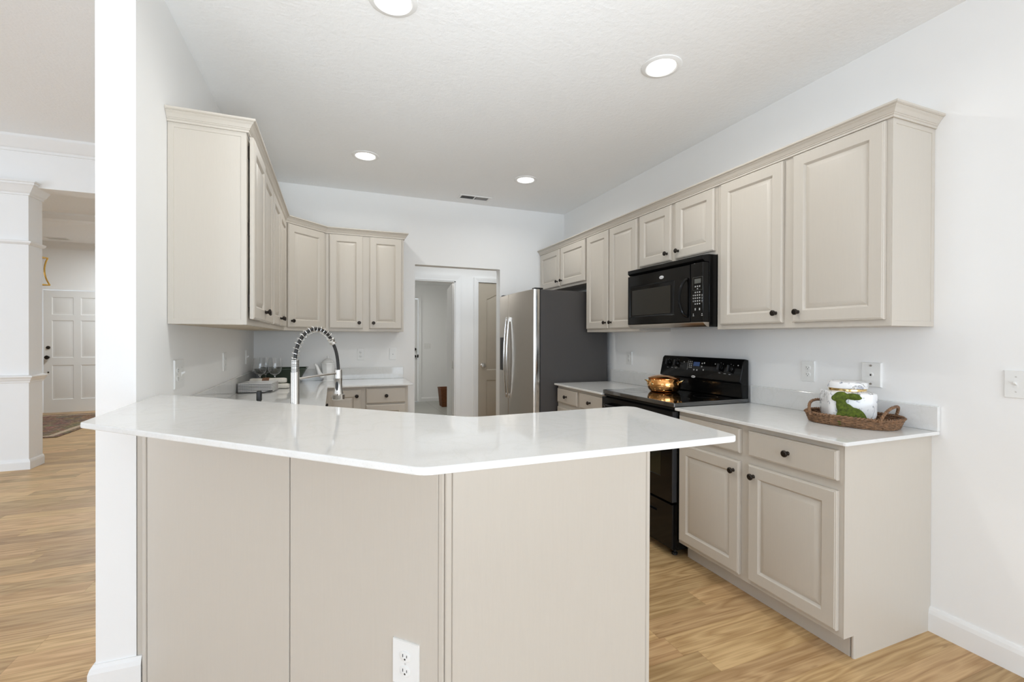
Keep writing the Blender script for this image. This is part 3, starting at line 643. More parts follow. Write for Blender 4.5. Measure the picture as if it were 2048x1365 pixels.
plate('light_switch', 'white double light switch at the right edge of the photo', 'light switch', (XR, .985), (XR, .870), 1.094, 1.204, 'double')
plate('wall_outlet', 'white outlet on the right wall left of the range', 'outlet', (XR, 3.540), (XR, 3.457), 1.090, 1.207, 'duplex')
plate('wall_outlet', 'white outlet on the back wall above the worktop', 'outlet', (.224, YB), (.290, YB), 1.105, 1.219, 'duplex')
plate('jack_plate', 'white single jack plate on the back wall nearest the hall opening', 'phone jack', (.536, YB), (.602, YB), 1.105, 1.221, 'jack')
plate('light_switch', 'white switch and outlet plate on the left wall near the bar', 'light switch', (XL, 2.512), (XL, 2.650), 1.085, 1.219, 'combo')
plate('wall_outlet', 'white outlet on the left wall under the near upper cabinet', 'outlet', (XL, 3.51), (XL, 3.605), 1.100, 1.224, 'duplex')
plate('light_switch', 'white switch on the left wall close to the back corner', 'light switch', (XL, 4.355), (XL, 4.432), 1.102, 1.220, 'toggle')
q0, q1 = Vector((.1585, 1.2625)), Vector((.2175, 1.2035)); off = Vector((-.7071, -.7071))*.0062
plate('wall_outlet', 'white outlet low on the front of the breakfast bar', 'outlet', tuple(q0+off), tuple(q1+off), .399, .518, 'duplex', .006)
plate('light_switch', 'white triple switch plate on the far laundry wall', 'light switch', (1.765, 9.5), (1.905, 9.5), 1.10, 1.215, 'triple')

# ------------------------------------------------------------------ ceiling lights and vent
for i, c in enumerate(CANS):
    lab = ['white recessed ceiling light cut by the top edge of the photo', 'white recessed ceiling light nearest the big right cabinet', 'white recessed ceiling light above the left corner cabinets', 'white recessed ceiling light nearest the ceiling vent'][i]
    t = thing('recessed_light', lab, 'ceiling light', (c[0], c[1], ZC), group='recessed ceiling lights')
    obj('trim_ring', MB().lathe([(.080, .0), (.105, .0), (.105, -.003), (.097, -.006), (.083, -.008), (.076, -.004), (.076, -.0005), (.080, 0)], (c[0], c[1], ZC-.0002), (0, 0, 1), 40, cap=False), M['trim'], t)
    obj('diffuser', MB().lathe([(.0765, 0), (.0765, -.003), (.03, -.005), (.001, -.0055)], (c[0], c[1], ZC-.0006), (0, 0, 1), 40), M['lamp'], t)
t = thing('ceiling_vent', 'small white slatted ceiling vent near the back wall', 'vent', (1.36, 4.56, ZC))
x0, x1, y0, y1 = 1.20, 1.535, 4.49, 4.635
fr = MB().box(x0, x1, y0, y0+.022, ZC-.006, ZC-.0005).box(x0, x1, y1-.022, y1, ZC-.006, ZC-.0005).box(x0, x0+.022, y0+.022, y1-.022, ZC-.006, ZC-.0005).box(x1-.022, x1, y0+.022, y1-.022, ZC-.006, ZC-.0005).box(1.362, 1.372, y0+.022, y1-.022, ZC-.006, ZC-.0005)
obj('frame', fr, M['trim'], t, smooth=0)
obj('duct_shadow', MB().box(x0+.02, x1-.02, y0+.02, y1-.02, ZC-.0012, ZC-.0004), M['slot'], t, smooth=0)
sl = MB()
for k in range(24):
    xa = x0+.026+k*.0122
    if 1.352 < xa < 1.374: continue
    d = .005 if xa < 1.36 else .0095
    sl.add([(xa, y0+.022, ZC-.0055), (xa+d, y0+.022, ZC-.0015), (xa+d, y1-.022, ZC-.0015), (xa, y1-.022, ZC-.0055)], [(0, 1, 2, 3)])
obj('louver', sl, M['trim'], t, smooth=0)
t = thing('ceiling_vent', 'thin dark ceiling vent in the foyer above the front door', 'vent', (-4.3, 9.9, 2.98))
obj('frame', MB().box(-4.45, -4.15, 9.82, 9.98, 2.972, 2.9795), M['trim'], t, smooth=0)
obj('louver', MB().box(-4.43, -4.17, 9.84, 9.96, 2.970, 2.9725), M['vent'], t, smooth=0)

# ------------------------------------------------------------------ microwave
t = thing('microwave', 'black over the range microwave under the short cabinet', 'microwave', (XR, 2.56, 1.40))
Y0, Y1 = 2.177, 2.947
FX = 2.118
obj('body', MB().box(2.168, XR-.002, Y0, Y1, 1.402, 1.8535), M['black'], t, bev=.002)
# curved control side and door, front plane FX
obj('control_panel', MB().box(FX, 2.167, Y0+.001, 2.282, 1.432, 1.803), M['black'], t, bev=.004)
dr = obj('door', MB(face_T((2.167, Y1-.001), (2.167, 2.285), 1.432)).slab(.661, .371, .049, [rect(.028, .055, .515, .29)], ((.003, -.003), (.012, -.006))), M['black'], t, smooth=20)
obj('window', MB().box(FX+.0035, FX+.0055, 2.375+.095, 2.895, 1.502, 1.690), M['mwglass'], dr, smooth=0)
hp = [(FX-.002, 2.312, 1.468), (FX-.022, 2.322, 1.49), (FX-.036, 2.335, 1.54), (FX-.041, 2.340, 1.59), (FX-.036, 2.335, 1.64), (FX-.022, 2.322, 1.69), (FX-.002, 2.308, 1.712)]
def smoothpts(P, n=6):
    P = [Vector(p) for p in P]; out = []
    for i in range(len(P)-1):
        a, b, c, d = P[max(i-1, 0)], P[i], P[i+1], P[min(i+2, len(P)-1)]
        for k in range(n):
            u = k/n; out.append(.5*((2*b)+(c-a)*u+(2*a-5*b+4*c-d)*u*u+(3*b-a-3*c+d)*u**3))
    return out+[P[-1]]
obj('handle', MB().tube(smoothpts(hp), .009, 10), M['black'], dr)
vg = [[(2.168, y, 1.806), (2.135, y, 1.806), (FX, y, 1.820), (FX, y, 1.846), (2.168, y, 1.8535)] for y in (Y0+.001, Y1-.001)]
obj('vent_grille', MB().loops(vg), M['black'], t, bev=.0015)
lp = [[(2.168, y, 1.402), (2.150, y, 1.404), (FX+.004, y, 1.428), (FX+.004, y, 1.431), (2.168, y, 1.431)] for y in (Y0+.001, Y1-.001)]
obj('bottom_lip', MB().loops(lp), M['steel'], t)
obj('badge', MB().loops([[(FX-.0005-k, 2.556+.022*math.cos(a)*s, 1.752+.0115*math.sin(a)*s) for a in [2*PI*i/28 for i in range(28)]] for k, s in ((0, 1), (.0025, 1), (.0032, .9))]), M['badge'], dr)
def textmesh(body, size, T, m, parent, name='lettering', depth=.0004):
    cu = bpy.data.curves.new('txt', 'FONT'); cu.body = body; cu.size = size; cu.align_x = 'CENTER'; cu.align_y = 'CENTER'; cu.extrude = depth
    o = bpy.data.objects.new('txt', cu); COL.objects.link(o)
    dg = bpy.context.evaluated_depsgraph_get(); me = bpy.data.meshes.new_from_object(o.evaluated_get(dg)); bpy.data.objects.remove(o)
    mb = MB(T).add([v.co[:] for v in me.vertices], [list(p.vertices) for p in me.polygons])
    return obj(name, mb, m, parent, smooth=0)
TR = face_T((FX-.0034, 2.556), (FX-.0034, 2.0), 1.752)
textmesh('Whirlpool', .0085, TR, M['blackm'], dr)
kp = MB(face_T((FX-.0002, 2.262), (FX-.0002, 2.17), 1.45))
def pad(mb, x, y, w, h, z=.0008): mb.box(x-w/2, x+w/2, y-h/2, y+h/2, 0, z)
for r, yy in enumerate((.205, .168, .150, .132, .114, .096, .062)):
    for c_, xx in enumerate((.022, .040, .058)):
        if r == 5 and c_ == 1: pass
        if r == 6 and c_ == 1: continue
        pad(kp, xx, yy, .0085, .0085 if r < 6 else .014)
for yy in (.150, .132, .114): pad(kp, .005, yy, .006, .008); pad(kp, .078, yy, .010, .0025); pad(kp, .078, yy-.007, .008, .0025)
for xx in (.006, .078): pad(kp, xx, .032, .006, .006); pad(kp, xx, .022, .011, .004)
pad(kp, .040, .190, .008, .006)
obj('keypad', kp, M['greytext'], t, smooth=0)
obj('display', MB(face_T((FX-.0002, 2.255), (FX-.0002, 2.17), 1.45)).box(.008, .060, .224, .252, 0, .0012), M['lcdg'], t, smooth=0)
obj('display_frame', MB(face_T((FX-.0001, 2.262), (FX-.0001, 2.17), 1.45)).box(0, .082, .262, .2632, 0, .0008).box(0, .082, .182, .1832, 0, .0008).box(0, .0012, .183, .262, 0, .0008).box(.081, .082, .183, .262, 0, .0008), M['lcdg'], t, smooth=0)

# ------------------------------------------------------------------ range
t = thing('range', 'black glass top electric range between the base cabinets', 'stove', (2.2, 2.57, 0))
Y0, Y1 = 2.184, 2.958
obj('body', MB().box(1.935, 2.512, Y0+.002, Y1-.002, .045, .925), M['black'], t, bev=.003)
obj('cooktop', MB().prism(rpoly([(1.902, Y0), (2.512, Y0), (2.512, Y1), (1.902, Y1)], {0: .012, 3: .012}), .912, .940), M['glassblk'], t, bev=.004, seg=3)
for bx, by, br in ((2.06, 2.37, .10), (2.06, 2.77, .08), (2.33, 2.37, .075), (2.33, 2.77, .10)):
    obj('burner_ring', MB().lathe([(br, .0), (br+.002, .0002), (br+.002, 0)], (bx, by, .9401), (0, 0, 1), 40, cap=False), M['blackm'], t)
dr = obj('oven_door', MB(face_T((1.934, Y1-.003), (1.934, Y0+.003), .335)).slab(.768, .555, .038, [rect(.10, .14, .668, .36)], ((.002, -.002), (.006, -.004))), M['black'], t, smooth=20)
obj('window', MB().box(1.8985, 1.9005, 2.292, 2.850, .478, .692), M['ovglass'], dr, smooth=0)
obj('edge_strip', MB().box(1.8975, 1.93, Y0+.0015, Y0+.0032, .34, .885), M['edgem'], dr, smooth=0)
obj('handle', MB().tube(smoothpts([(1.895, 2.87, .835), (1.862, 2.86, .838), (1.852, 2.75, .838), (1.852, 2.57, .838), (1.852, 2.38, .838), (1.862, 2.28, .838), (1.895, 2.27, .835)]), .012, 10), M['black'], dr)
obj('control_strip', MB().box(1.915, 1.94, Y0+.004, Y1-.004, .893, .911), M['black'], t, bev=.003)
dw = obj('storage_drawer', MB(face_T((1.934, Y1-.003), (1.934, Y0+.003), .052)).slab(.768, .272, .034, [[(.14, .19), (.628, .19), (.628, .215), (.50, .235), (.268, .235), (.14, .215)]], ((.006, -.010), (.010, -.012))), M['black'], t, smooth=20)
for fx in (1.96, 2.47):
    for fy in (Y0+.05, Y1-.05): obj('foot', MB().lathe([(.018, 0), (.018, .012), (.008, .016), (.008, .05)], (fx, fy, 0), (0, 0, 1), 14), M['blackm'], t)
# backguard: leaning console
bgp = lambda y: [(2.512, y, .935), (2.458, y, .942), (2.452, y, 1.02), (2.452, y, 1.035), (2.436, y, 1.045), (2.466, y, 1.180), (2.482, y, 1.195), (2.512, y, 1.190), (2.512, y, 1.03)]
bg = obj('backguard', MB().loops([bgp(Y0+.002), bgp(Y1-.002)]), M['black'], t, bev=.004)
# console face frame: from (2.436,.,1.045) to (2.466,.,1.180)
ca = Vector((2.436, Y1-.002, 1.045)); U = Vector((0, -1, 0)); Vv = Vector((.030, 0, .135)).normalized(); Wn = U.cross(Vv)
TC = Matrix(((U.x, Vv.x, Wn.x, ca.x), (U.y, Vv.y, Wn.y, ca.y), (U.z, Vv.z, Wn.z, ca.z), (0, 0, 0, 1)))
def console(mbf, name, m, parent=None, **k):
    mb = MB(TC); mbf(mb); return obj(name, mb, m, parent or t, **k)
for kx, ky in ((.077, .100), (.168, .098), (.593, .090), (.678, .085)):
    kn = console(lambda mb: mb.lathe([(.024, 0), (.024, .006), (.021, .010), (.020, .018)], (kx, ky, 0), (0, 0, 1), 24), 'control_knob', M['black'], bg)
    console(lambda mb: mb.box(kx-.005, kx+.005, ky-.021, ky+.021, .013, .030), 'knob_grip', M['blackm'], kn, bev=.002)
def marks(mb):
    for kx, ky in ((.077, .100), (.168, .098), (.593, .090), (.678, .085)):
        for a in (50, 90, 140): mb.box(kx+.031*math.cos(math.radians(a))-.0015, kx+.031*math.cos(math.radians(a))+.0015, ky+.031*math.sin(math.radians(a))-.0015, ky+.031*math.sin(math.radians(a))+.0015, 0, .0006)
        mb.box(kx-.008, kx+.008, ky-.040, ky-.0375, 0, .0006)
    for x in (.245, .545, .735): mb.box(x-.004, x+.004, .107, .114, 0, .0006)
    mb.box(.118, .135, .060, .0625, 0, .0006); mb.box(.628, .648, .048, .0505, 0, .0006)
    for i in range(4):
        mb.box(.302, .309, .070+i*.014, .078+i*.014, 0, .0006); mb.box(.320, .327, .070+i*.014, .078+i*.014, 0, .0006)
    for x in (.355, .385): mb.lathe([(.006, 0), (.006, .0008)], (x, .058, 0), (0, 0, 1), 12)
    for x, y in ((.425, .108), (.445, .112), (.425, .085), (.445, .062)): mb.lathe([(.0055, 0), (.0055, .0008)], (x, y, 0), (0, 0, 1), 12)
    mb.box(.286, .288, .055, .125, 0, .0006)
console(marks, 'control_markings', M['greytext'], bg, smooth=0)
console(lambda mb: mb.box(.343, .402, .086, .116, 0, .0012), 'display', M['lcd'], bg, smooth=0)
console(lambda mb: mb.loops([[(.362+.019*math.cos(a)*s, .007+.0085*math.sin(a)*s, k) for a in [2*PI*i/28 for i in range(28)]] for k, s in ((0, 1), (.002, 1), (.0026, .9))]), 'badge', M['badge'], bg)
TB = TC @ Matrix.Translation((.362, .007, .0028)); textmesh('Whirlpool', .0075, TB, M['blackm'], bg)

# ------------------------------------------------------------------ fridge
t = thing('refrigerator', 'tall stainless steel side by side fridge in the back corner', 'refrigerator', (2.1, 4.24, 0))
F0, F1, FT = 3.785, 4.700, 1.783
obj('body', MB().box(1.772, 2.484, F0, F1, .03, FT-.008), M['fridgeside'], t, bev=.004)
obj('gasket', MB().box(1.760, 1.772, F0+.006, F1-.006, .06, FT-.012), M['rubber'], t, smooth=0)
obj('base_grille', MB().box(1.765, 1.79, F0+.01, F1-.01, .0, .055), M['blackm'], t, smooth=0)
def fdoor(ya, yb, bulge):
    n = 10; L = []
    ys = [ya+(yb-ya)*i/n for i in range(n+1)]
    prof = [(1.760, ya)]+[(1.700-.014*math.sin(PI*(y-F0)/(F1-F0)), y) for y in ys]+[(1.760, yb)]
    return MB().prism(prof, .06, FT-.004)
da = obj('freezer_door', fdoor(4.395, F1-.002, 0), M['steel'], t, bev=.006, seg=3)
db = obj('fridge_door', fdoor(F0+.002, 4.388, 0), M['steel'], t, bev=.006, seg=3)
ed = MB()
for i in range(8):
    pass
ed.loops([[(1.7015+.058*k, F0+.0025-.0035*math.sin(PI*k), z) for k in [j/8 for j in range(9)]]+[(1.7595, F0+.008, z), (1.7015, F0+.008, z)] for z in (.062, FT-.006)])
obj('door_edge', ed, M['steelb'], db)
def fhandle(par, y):
    b = MB().tube(smoothpts([(1.678, y, .715), (1.668, y, .80), (1.655, y, 1.0), (1.651, y, 1.13), (1.655, y, 1.28), (1.668, y, 1.46), (1.678, y, 1.545)]), .0095, 10)
    h = obj('handle', b, M['steelb'], par)
    for za, zb in ((1.495, 1.545), (.715, .760)): obj('handle_mount', MB().box(1.672, 1.695, y-.012, y+.010, za, zb), M['steelb'], h, bev=.003)
fhandle(da, 4.428); fhandle(db, 4.352)
obj('dispenser', MB().box(1.6895, 1.6935, 4.545, 4.650, .985, 1.335), M['blackm'], da, bev=.002)
obj('emblem', MB().lathe([(.013, 0), (.013, .002), (.011, .003)], (1.6975, 3.915, 1.708), (-1, 0, 0), 24), M['vent'], db)
for ya, yb in ((F0+.012, F0+.075), (F1-.075, F1-.012)): obj('hinge_cover', MB().box(1.715, 1.80, ya, yb, FT-.006, FT+.010), M['blackm'], t, bev=.004)

# ------------------------------------------------------------------ faucet
FP = Vector((-.1416, 2.011, CT)); Q = Vector((.7071, .7071, 0))
t = thing('faucet', 'brushed nickel spring neck faucet behind the bar', 'faucet', FP)
obj('pole', MB().lathe([(.026, 0), (.026, .008), (.019, .014), (.0165, .02), (.0165, .272), (.0155, .275)], FP, (0, 0, 1), 24), M['chrome'], t)
cs = MB()
for k in range(11): cs.lathe([(.0125, 0), (.0152, .0011), (.0152, .0031), (.0125, .0043)], FP+Vector((0, 0, .275+k*.0044)), (0, 0, 1), 20)
obj('coil_sleeve', cs, M['chrome'], t)
P2 = lambda s, z: FP+Q*s+Vector((0, 0, z-CT))
hose = smoothpts([P2(0, 1.18), P2(0, 1.234), P2(.006, 1.277), P2(.0185, 1.306), P2(.039, 1.334), P2(.066, 1.353), P2(.0998, 1.363), P2(.138, 1.358), P2(.1706, 1.339), P2(.1932, 1.311), P2(.2144, 1.273), P2(.2265, 1.228), P2(.2315, 1.18)], 8)
obj('hose', MB().tube(hose, .0068, 10), M['rubber'], t)
# spring coil around the hose up to the collar
hc = hose[8:73]; cum = [0]
for i in range(1, len(hc)): cum.append(cum[-1]+(hc[i]-hc[i-1]).length)
TL = cum[-1]; sp = []; turns = 15; n = turns*18; S = Q.cross(Vector((0, 0, 1)))
for i in range(n+1):
    d = TL*i/n; j = min(max(k for k in range(len(cum)) if cum[k] <= d), len(hc)-2); u = (d-cum[j])/max(1e-9, cum[j+1]-cum[j])
    c = hc[j].lerp(hc[j+1], u); tg = (hc[j+1]-hc[j]).normalized(); nr = tg.cross(S).normalized(); a = 2*PI*turns*i/n
    sp.append(c+(nr*math.cos(a)+S*math.sin(a))*.0135)
obj('spring', MB().tube(sp, .0014, 6), M['steelb'], t)
cdir = (hc[-1]-hc[-4]).normalized()
obj('collar', MB().lathe([(.008, -.012), (.0145, -.010), (.0145, -.004), (.0135, -.002), (.0135, .004), (.0145, .006), (.0145, .012), (.008, .014)], hc[-1], cdir, 20), M['steelb'], t)
hd = P2(.2315, 0); hd.z = 0
sh = obj('spray_head', MB().lathe([(.008, 1.185), (.0155, 1.183), (.016, 1.150), (.0165, 1.147), (.0165, 1.144), (.0158, 1.141), (.0165, 1.10), (.0195, 1.083), (.021, 1.076), (.0275, 1.072), (.0275, 1.053), (.024, 1.050), (.004, 1.050)], hd, (0, 0, 1), 28), M['chrome'], t)
cv = (Vector((0, 0, 0))-hd); cv.z = 0; cv.normalize(); sd = Vector((cv.y, -cv.x, 0))
bt = hd+cv*.0150+sd*.006
obj('spray_button', MB().loops([[bt+sd*(.0065*math.cos(a))+cv*k+Vector((0, 0, 1.112+.020*math.sin(a))) for a in [2*PI*i/20 for i in range(20)]] for k in (-.004, .003)]), M['rubber'], sh)
obj('support_arm', MB().tube([P2(.012, 1.160), P2(.12, 1.165), P2(.218, 1.168)], .0042, 8), M['chrome'], t)
# soap pump bottle
sp_ = Vector((-.287, 2.150, CT))
t = thing('soap_dispenser', 'black soap pump bottle behind the bar, left of the faucet', 'soap dispenser', sp_)
obj('bottle', MB().lathe([(.026, 0), (.028, .004), (.028, .105), (.024, .118), (.012, .124)], sp_, (0, 0, 1), 24), M['blackm'], t)
obj('pump', MB().lathe([(.021, .120), (.021, .127), (.0075, .129), (.0085, .148), (.0105, .150), (.0105, .184), (.009, .188), (.001, .189)], sp_, (0, 0, 1), 18).tube([sp_+Vector((0, 0, .181)), sp_+Vector((.016, .006, .181)), sp_+Vector((.048, .016, .187))], [.0035, .0032, .0026], 8), M['blackm'], t)

# ------------------------------------------------------------------ things on the left worktop
def square_loop(cx, cy, hx, hy, z, r=.006, n=3):
    out = []
    for sx, sy, a0 in ((1, 1, 0), (-1, 1, 90), (-1, -1, 180), (1, -1, 270)):
        for k in range(n+1):
            a = math.radians(a0+90*k/n); out.append((cx+sx*(hx-r)+r*math.cos(a), cy+sy*(hy-r)+r*math.sin(a), z))
    return out
labs = ['bottom', 'second from the bottom', 'third from the bottom', 'fourth from the bottom', 'second from the top', 'topmost']
pc = (-.528, 3.935)
for i in range(6):
    z = CT+i*.0112
    t = thing('plate', 'square white plate with black dotted rim, %s of the stack' % labs[i], 'plate', (pc[0], pc[1], z), math.radians(-6), group='stack of square plates')
    T = Matrix.Translation((pc[0], pc[1], z)) @ Matrix.Rotation(math.radians(-6), 4, 'Z')
    hx, hy = .113, .113
    mb = MB(T).loops([square_loop(0, 0, .080, .080, .0), square_loop(0, 0, .085, .085, .001), square_loop(0, 0, hx-.006, hy-.006, .0055), square_loop(0, 0, hx, hy, .010), square_loop(0, 0, hx, hy, .0150), square_loop(0, 0, hx-.006, hy-.006, .0150), square_loop(0, 0, .084, .084, .0035)])
    pl = obj('dish', mb, M['porcelain'], t)
    obj('rim_band', MB(T).loops([square_loop(0, 0, hx-.0045, hy-.0045, .0048), square_loop(0, 0, hx-.0012, hy-.0012, .0050), square_loop(0, 0, hx-.0002, hy-.0002, .0099), square_loop(0, 0, hx-.004, hy-.004, .0098)], True, False, False), M['dots'], t)
def roll(c0, c1, r, flat=.78, seg=16, n=14, seed=0):
    rnd = random.Random(seed); c0 = Vector(c0); c1 = Vector(c1); d = (c1-c0).normalized(); s = d.cross(Vector((0, 0, 1)))
    L = []
    for i in range(n+1):
        u = i/n; q_ = min(u, 1-u); e = .82 if q_ < .001 else 1
        c = c0.lerp(c1, u)
        L.append([c+s*(r*1.4*e*math.copysign(abs(math.cos(2*PI*k/seg))**.7, math.cos(2*PI*k/seg))*(1+.05*math.sin(7*u+k)))+Vector((0, 0, r*flat*e*math.copysign(abs(math.sin(2*PI*k/seg))**.8, math.sin(2*PI*k/seg))*(1+.06*math.sin(5*u+2*k)))) for k in range(seg)])
    return MB().loops(L)
for i, (a, b, r, lab, bx) in enumerate((((-.61, 4.13, CT+.021), (-.335, 4.10, CT+.021), .026, 'cream rolled napkin lying underneath behind the plates', None), ((-.615, 4.145, CT+.064), (-.355, 4.125, CT+.064), .026, 'cream rolled napkin on top with brown woven ring', -.50))):
    t = thing('napkin', lab, 'napkin', a, group='rolled napkins')
    cl = obj('cloth', roll(a, b, r, seed=i), M['cloth'], t, smooth=60)
    if bx is not None:
        u = Vector(b)-Vector(a); k = (bx-a[0])/u.x; c = Vector(a)+u*k; d = u.normalized()
        s = d.cross(Vector((0, 0, 1)))
        obj('napkin_ring', MB().loops([[c+d*dd+s*(r*1.44*q*math.cos(2*PI*j/24))+Vector((0, 0, r*.88*q*math.sin(2*PI*j/24))) for j in range(24)] for dd, q in ((-.025, 1), (-.025, 1.06), (.025, 1.06), (.025, 1))]), M['band'], t)
GL = [(.036, 0), (.034, .003), (.010, .006), (.0045, .012), (.004, .075), (.005, .092), (.012, .100), (.032, .110), (.047, .128), (.0535, .152), (.054, .178), (.050, .212), (.0445, .243), (.0438, .243), (.0492, .212), (.0532, .178), (.0526, .152), (.0462, .129), (.0316, .1115), (.012, .1025), (.001, .1015)]
for i, (gx, gy, lab) in enumerate(((-.561, 4.250, 'clear wine glass, leftmost of three behind the plates'), (-.537, 4.395, 'clear wine glass standing behind the other two'), (-.450, 4.235, 'clear wine glass, rightmost of three behind the plates'))):
    o = obj('wine_glass', MB().lathe([(r, z) for r, z in GL], (gx, gy, CT+.0005), (0, 0, 1), 32), M['glass'], smooth=60)
    tag(o, lab, 'wine glass', 'wine glasses on the left worktop')
t = thing('serving_bowl', 'dark green oblong serving bowl in the back left corner', 'bowl', (-.43, 4.60, CT))
mb = MB().loops([square_loop(-.43, 4.605, .135, .07, CT, .02), square_loop(-.43, 4.605, .14, .075, CT+.006, .02), square_loop(-.43, 4.605, .205, .135, CT+.128, .012), square_loop(-.43, 4.605, .212, .142, CT+.132, .012), square_loop(-.43, 4.605, .212, .142, CT+.137, .012), square_loop(-.43, 4.605, .200, .130, CT+.134, .012), square_loop(-.43, 4.605, .135, .07, CT+.014, .02)])
obj('bowl', mb, M['green'], t)
# teapot
tp = Vector((-.045, 4.675, CT))
t = thing('teapot', 'white porcelain teapot by the back wall outlet', 'teapot', tp)
def oct_loop(r, z): return [tp+Vector((r*math.cos(2*PI*(i+.5)/16)*(1 if i % 2 else .97), r*math.sin(2*PI*(i+.5)/16)*(1 if i % 2 else .97), z)) for i in range(16)]
obj('body', MB().loops([oct_loop(r, z) for r, z in ((.052, 0), (.054, .006), (.046, .014), (.049, .03), (.058, .12), (.062, .158), (.066, .162), (.066, .172), (.058, .176))]), M['porcelain'], t, smooth=20)
ld = obj('lid', MB().loops([oct_loop(r, z) for r, z in ((.058, .1765), (.055, .183), (.040, .200), (.020, .212), (.012, .215))]).lathe([(.010, .213), (.007, .220), (.011, .228), (.009, .237), (.001, .240)], tp, (0, 0, 1), 16), M['porcelain'], t, smooth=25)
sv = Vector((-.94, -.34, 0))
obj('spout', MB().tube(smoothpts([tp+sv*.045+Vector((0, 0, .045)), tp+sv*.075+Vector((0, 0, .065)), tp+sv*.092+Vector((0, 0, .105)), tp+sv*.105+Vector((0, 0, .145)), tp+sv*.122+Vector((0, 0, .168))]), [.026-.0007*i for i in range(25)], 12), M['porcelain'], t, smooth=60)
obj('handle', MB().tube(smoothpts([tp-sv*.055+Vector((0, 0, .155)), tp-sv*.085+Vector((0, 0, .175)), tp-sv*.108+Vector((0, 0, .150)), tp-sv*.105+Vector((0, 0, .09)), tp-sv*.075+Vector((0, 0, .05)), tp-sv*.048+Vector((0, 0, .04))]), .0065, 10), M['porcelain'], t, smooth=60)

# ------------------------------------------------------------------ copper pot
cp = Vector((2.262, 2.700, .9402)); vr = Vector((.936, -.352, 0))
t = thing('copper_pot', 'hammered copper pot with brass handles on the cooktop', 'pot', cp)
obj('body', MB().lathe([(.088, 0), (.098, .004), (.111, .022), (.117, .045), (.116, .066), (.110, .086), (.107, .092), (.112, .095), (.112, .098), (.104, .098)], cp, (0, 0, 1), 48), M['copper'], t, smooth=50)
obj('lid', MB().lathe([(.109, .0985), (.111, .101), (.106, .104), (.08, .113), (.05, .120), (.02, .123), (.001, .1235)], cp, (0, 0, 1), 48), M['copper'], t, smooth=50)
for s, ang in ((1, 12), (-1, 12)):
    a = math.radians(ang); d = Vector((vr.x*math.cos(a)-vr.y*math.sin(a), vr.x*math.sin(a)+vr.y*math.cos(a), 0))*s
    if s == 1: d = Vector((.55, -.83, 0)).normalized()
    e = Vector((-d.y, d.x, 0))
    pts = [cp+d*.108+e*.030+Vector((0, 0, .062)), cp+d*.125+e*.030+Vector((0, 0, .080)), cp+d*.140+e*.022+Vector((0, 0, .086)), cp+d*.144+Vector((0, 0, .087)), cp+d*.140-e*.022+Vector((0, 0, .086)), cp+d*.125-e*.030+Vector((0, 0, .080)), cp+d*.108-e*.030+Vector((0, 0, .062))]
    h = obj('handle', MB().tube(smoothpts(pts), .0038, 8), M['brass'], t)
    for q in (1, -1): obj('handle_mount', MB().lathe([(.011, 0), (.010, .004), (.004, .006)], cp+d*.110+e*.030*q+Vector((0, 0, .060)), d, 12), M['brass'], h)

# ------------------------------------------------------------------ wicker tray, jar, rabbit
bc = Vector((2.353, 1.452, CT)); ax = Vector((.27, -.963, 0)).normalized(); bx = Vector((-ax.y, ax.x, 0))   # long axis, short axis (bx points to the wall)
def oval(u, ra, rb, z): 
    c, s = math.cos(u), math.sin(u); ex = .8
    return bc+ax*(ra*math.copysign(abs(c)**ex, c))+bx*(rb*math.copysign(abs(s)**ex, s))+Vector((0, 0, z))
t = thing('wicker_tray', 'oval brown wicker tray with two loop handles on the right worktop', 'tray', bc)
wv = MB(); ns = 120
for k in range(7):
    z = .005+k*.0062; g = k/6
    ra, rb = .176+.014*g, .122+.014*g
    wv.tube([oval(2*PI*i/ns, ra+.0028*math.sin(2*PI*i/ns*30+PI*k), rb+.0028*math.sin(2*PI*i/ns*30+PI*k), z+.0006*math.sin(i*2.1+k)) for i in range(ns)], .0036, 6, closed=True)
obj('weave', wv, M['wicker'], t, smooth=60)
st = MB()
for i in range(30):
    u = 2*PI*(i+.5)/30; st.tube([oval(u, .177, .123, .003), oval(u, .191, .137, .046)], .0032, 6)
obj('stakes', st, M['wicker'], t, smooth=60)
rm = MB()
for ph in (0, PI): rm.tube([oval(2*PI*i/160, .191+.0055*math.cos(2*PI*i/160*40+ph), .137+.0055*math.cos(2*PI*i/160*40+ph), .0475+.0045*math.sin(2*PI*i/160*40+ph)) for i in range(160)], .0042, 6, closed=True)
obj('rim', rm, M['wicker'], t, smooth=60)
obj('base', MB().loops([[oval(2*PI*i/60, .174, .120, z) for i in range(60)] for z in (.0005, .006)]), M['wicker'], t)
for s in (1, -1):
    hm = MB(); e0 = bc+ax*(.138*s); hw = .122
    for ph in (0, 2*PI/3, 4*PI/3):
        P = []
        for i in range(61):
            a = PI*i/60; c = e0+bx*(hw*math.copysign(abs(math.cos(a))**.8, math.cos(a)))+ax*(.022*s*math.sin(a))+Vector((0, 0, .040+.062*math.sin(a)**.8))
            rad = (bx*math.cos(a)+Vector((0, 0, math.sin(a))))
            P.append(c+(rad*math.cos(a*12+ph)+ax*math.sin(a*12+ph))*.0038)
        hm.tube(P, .0038, 6)
    obj('handle', hm, M['wicker'], t, smooth=60)
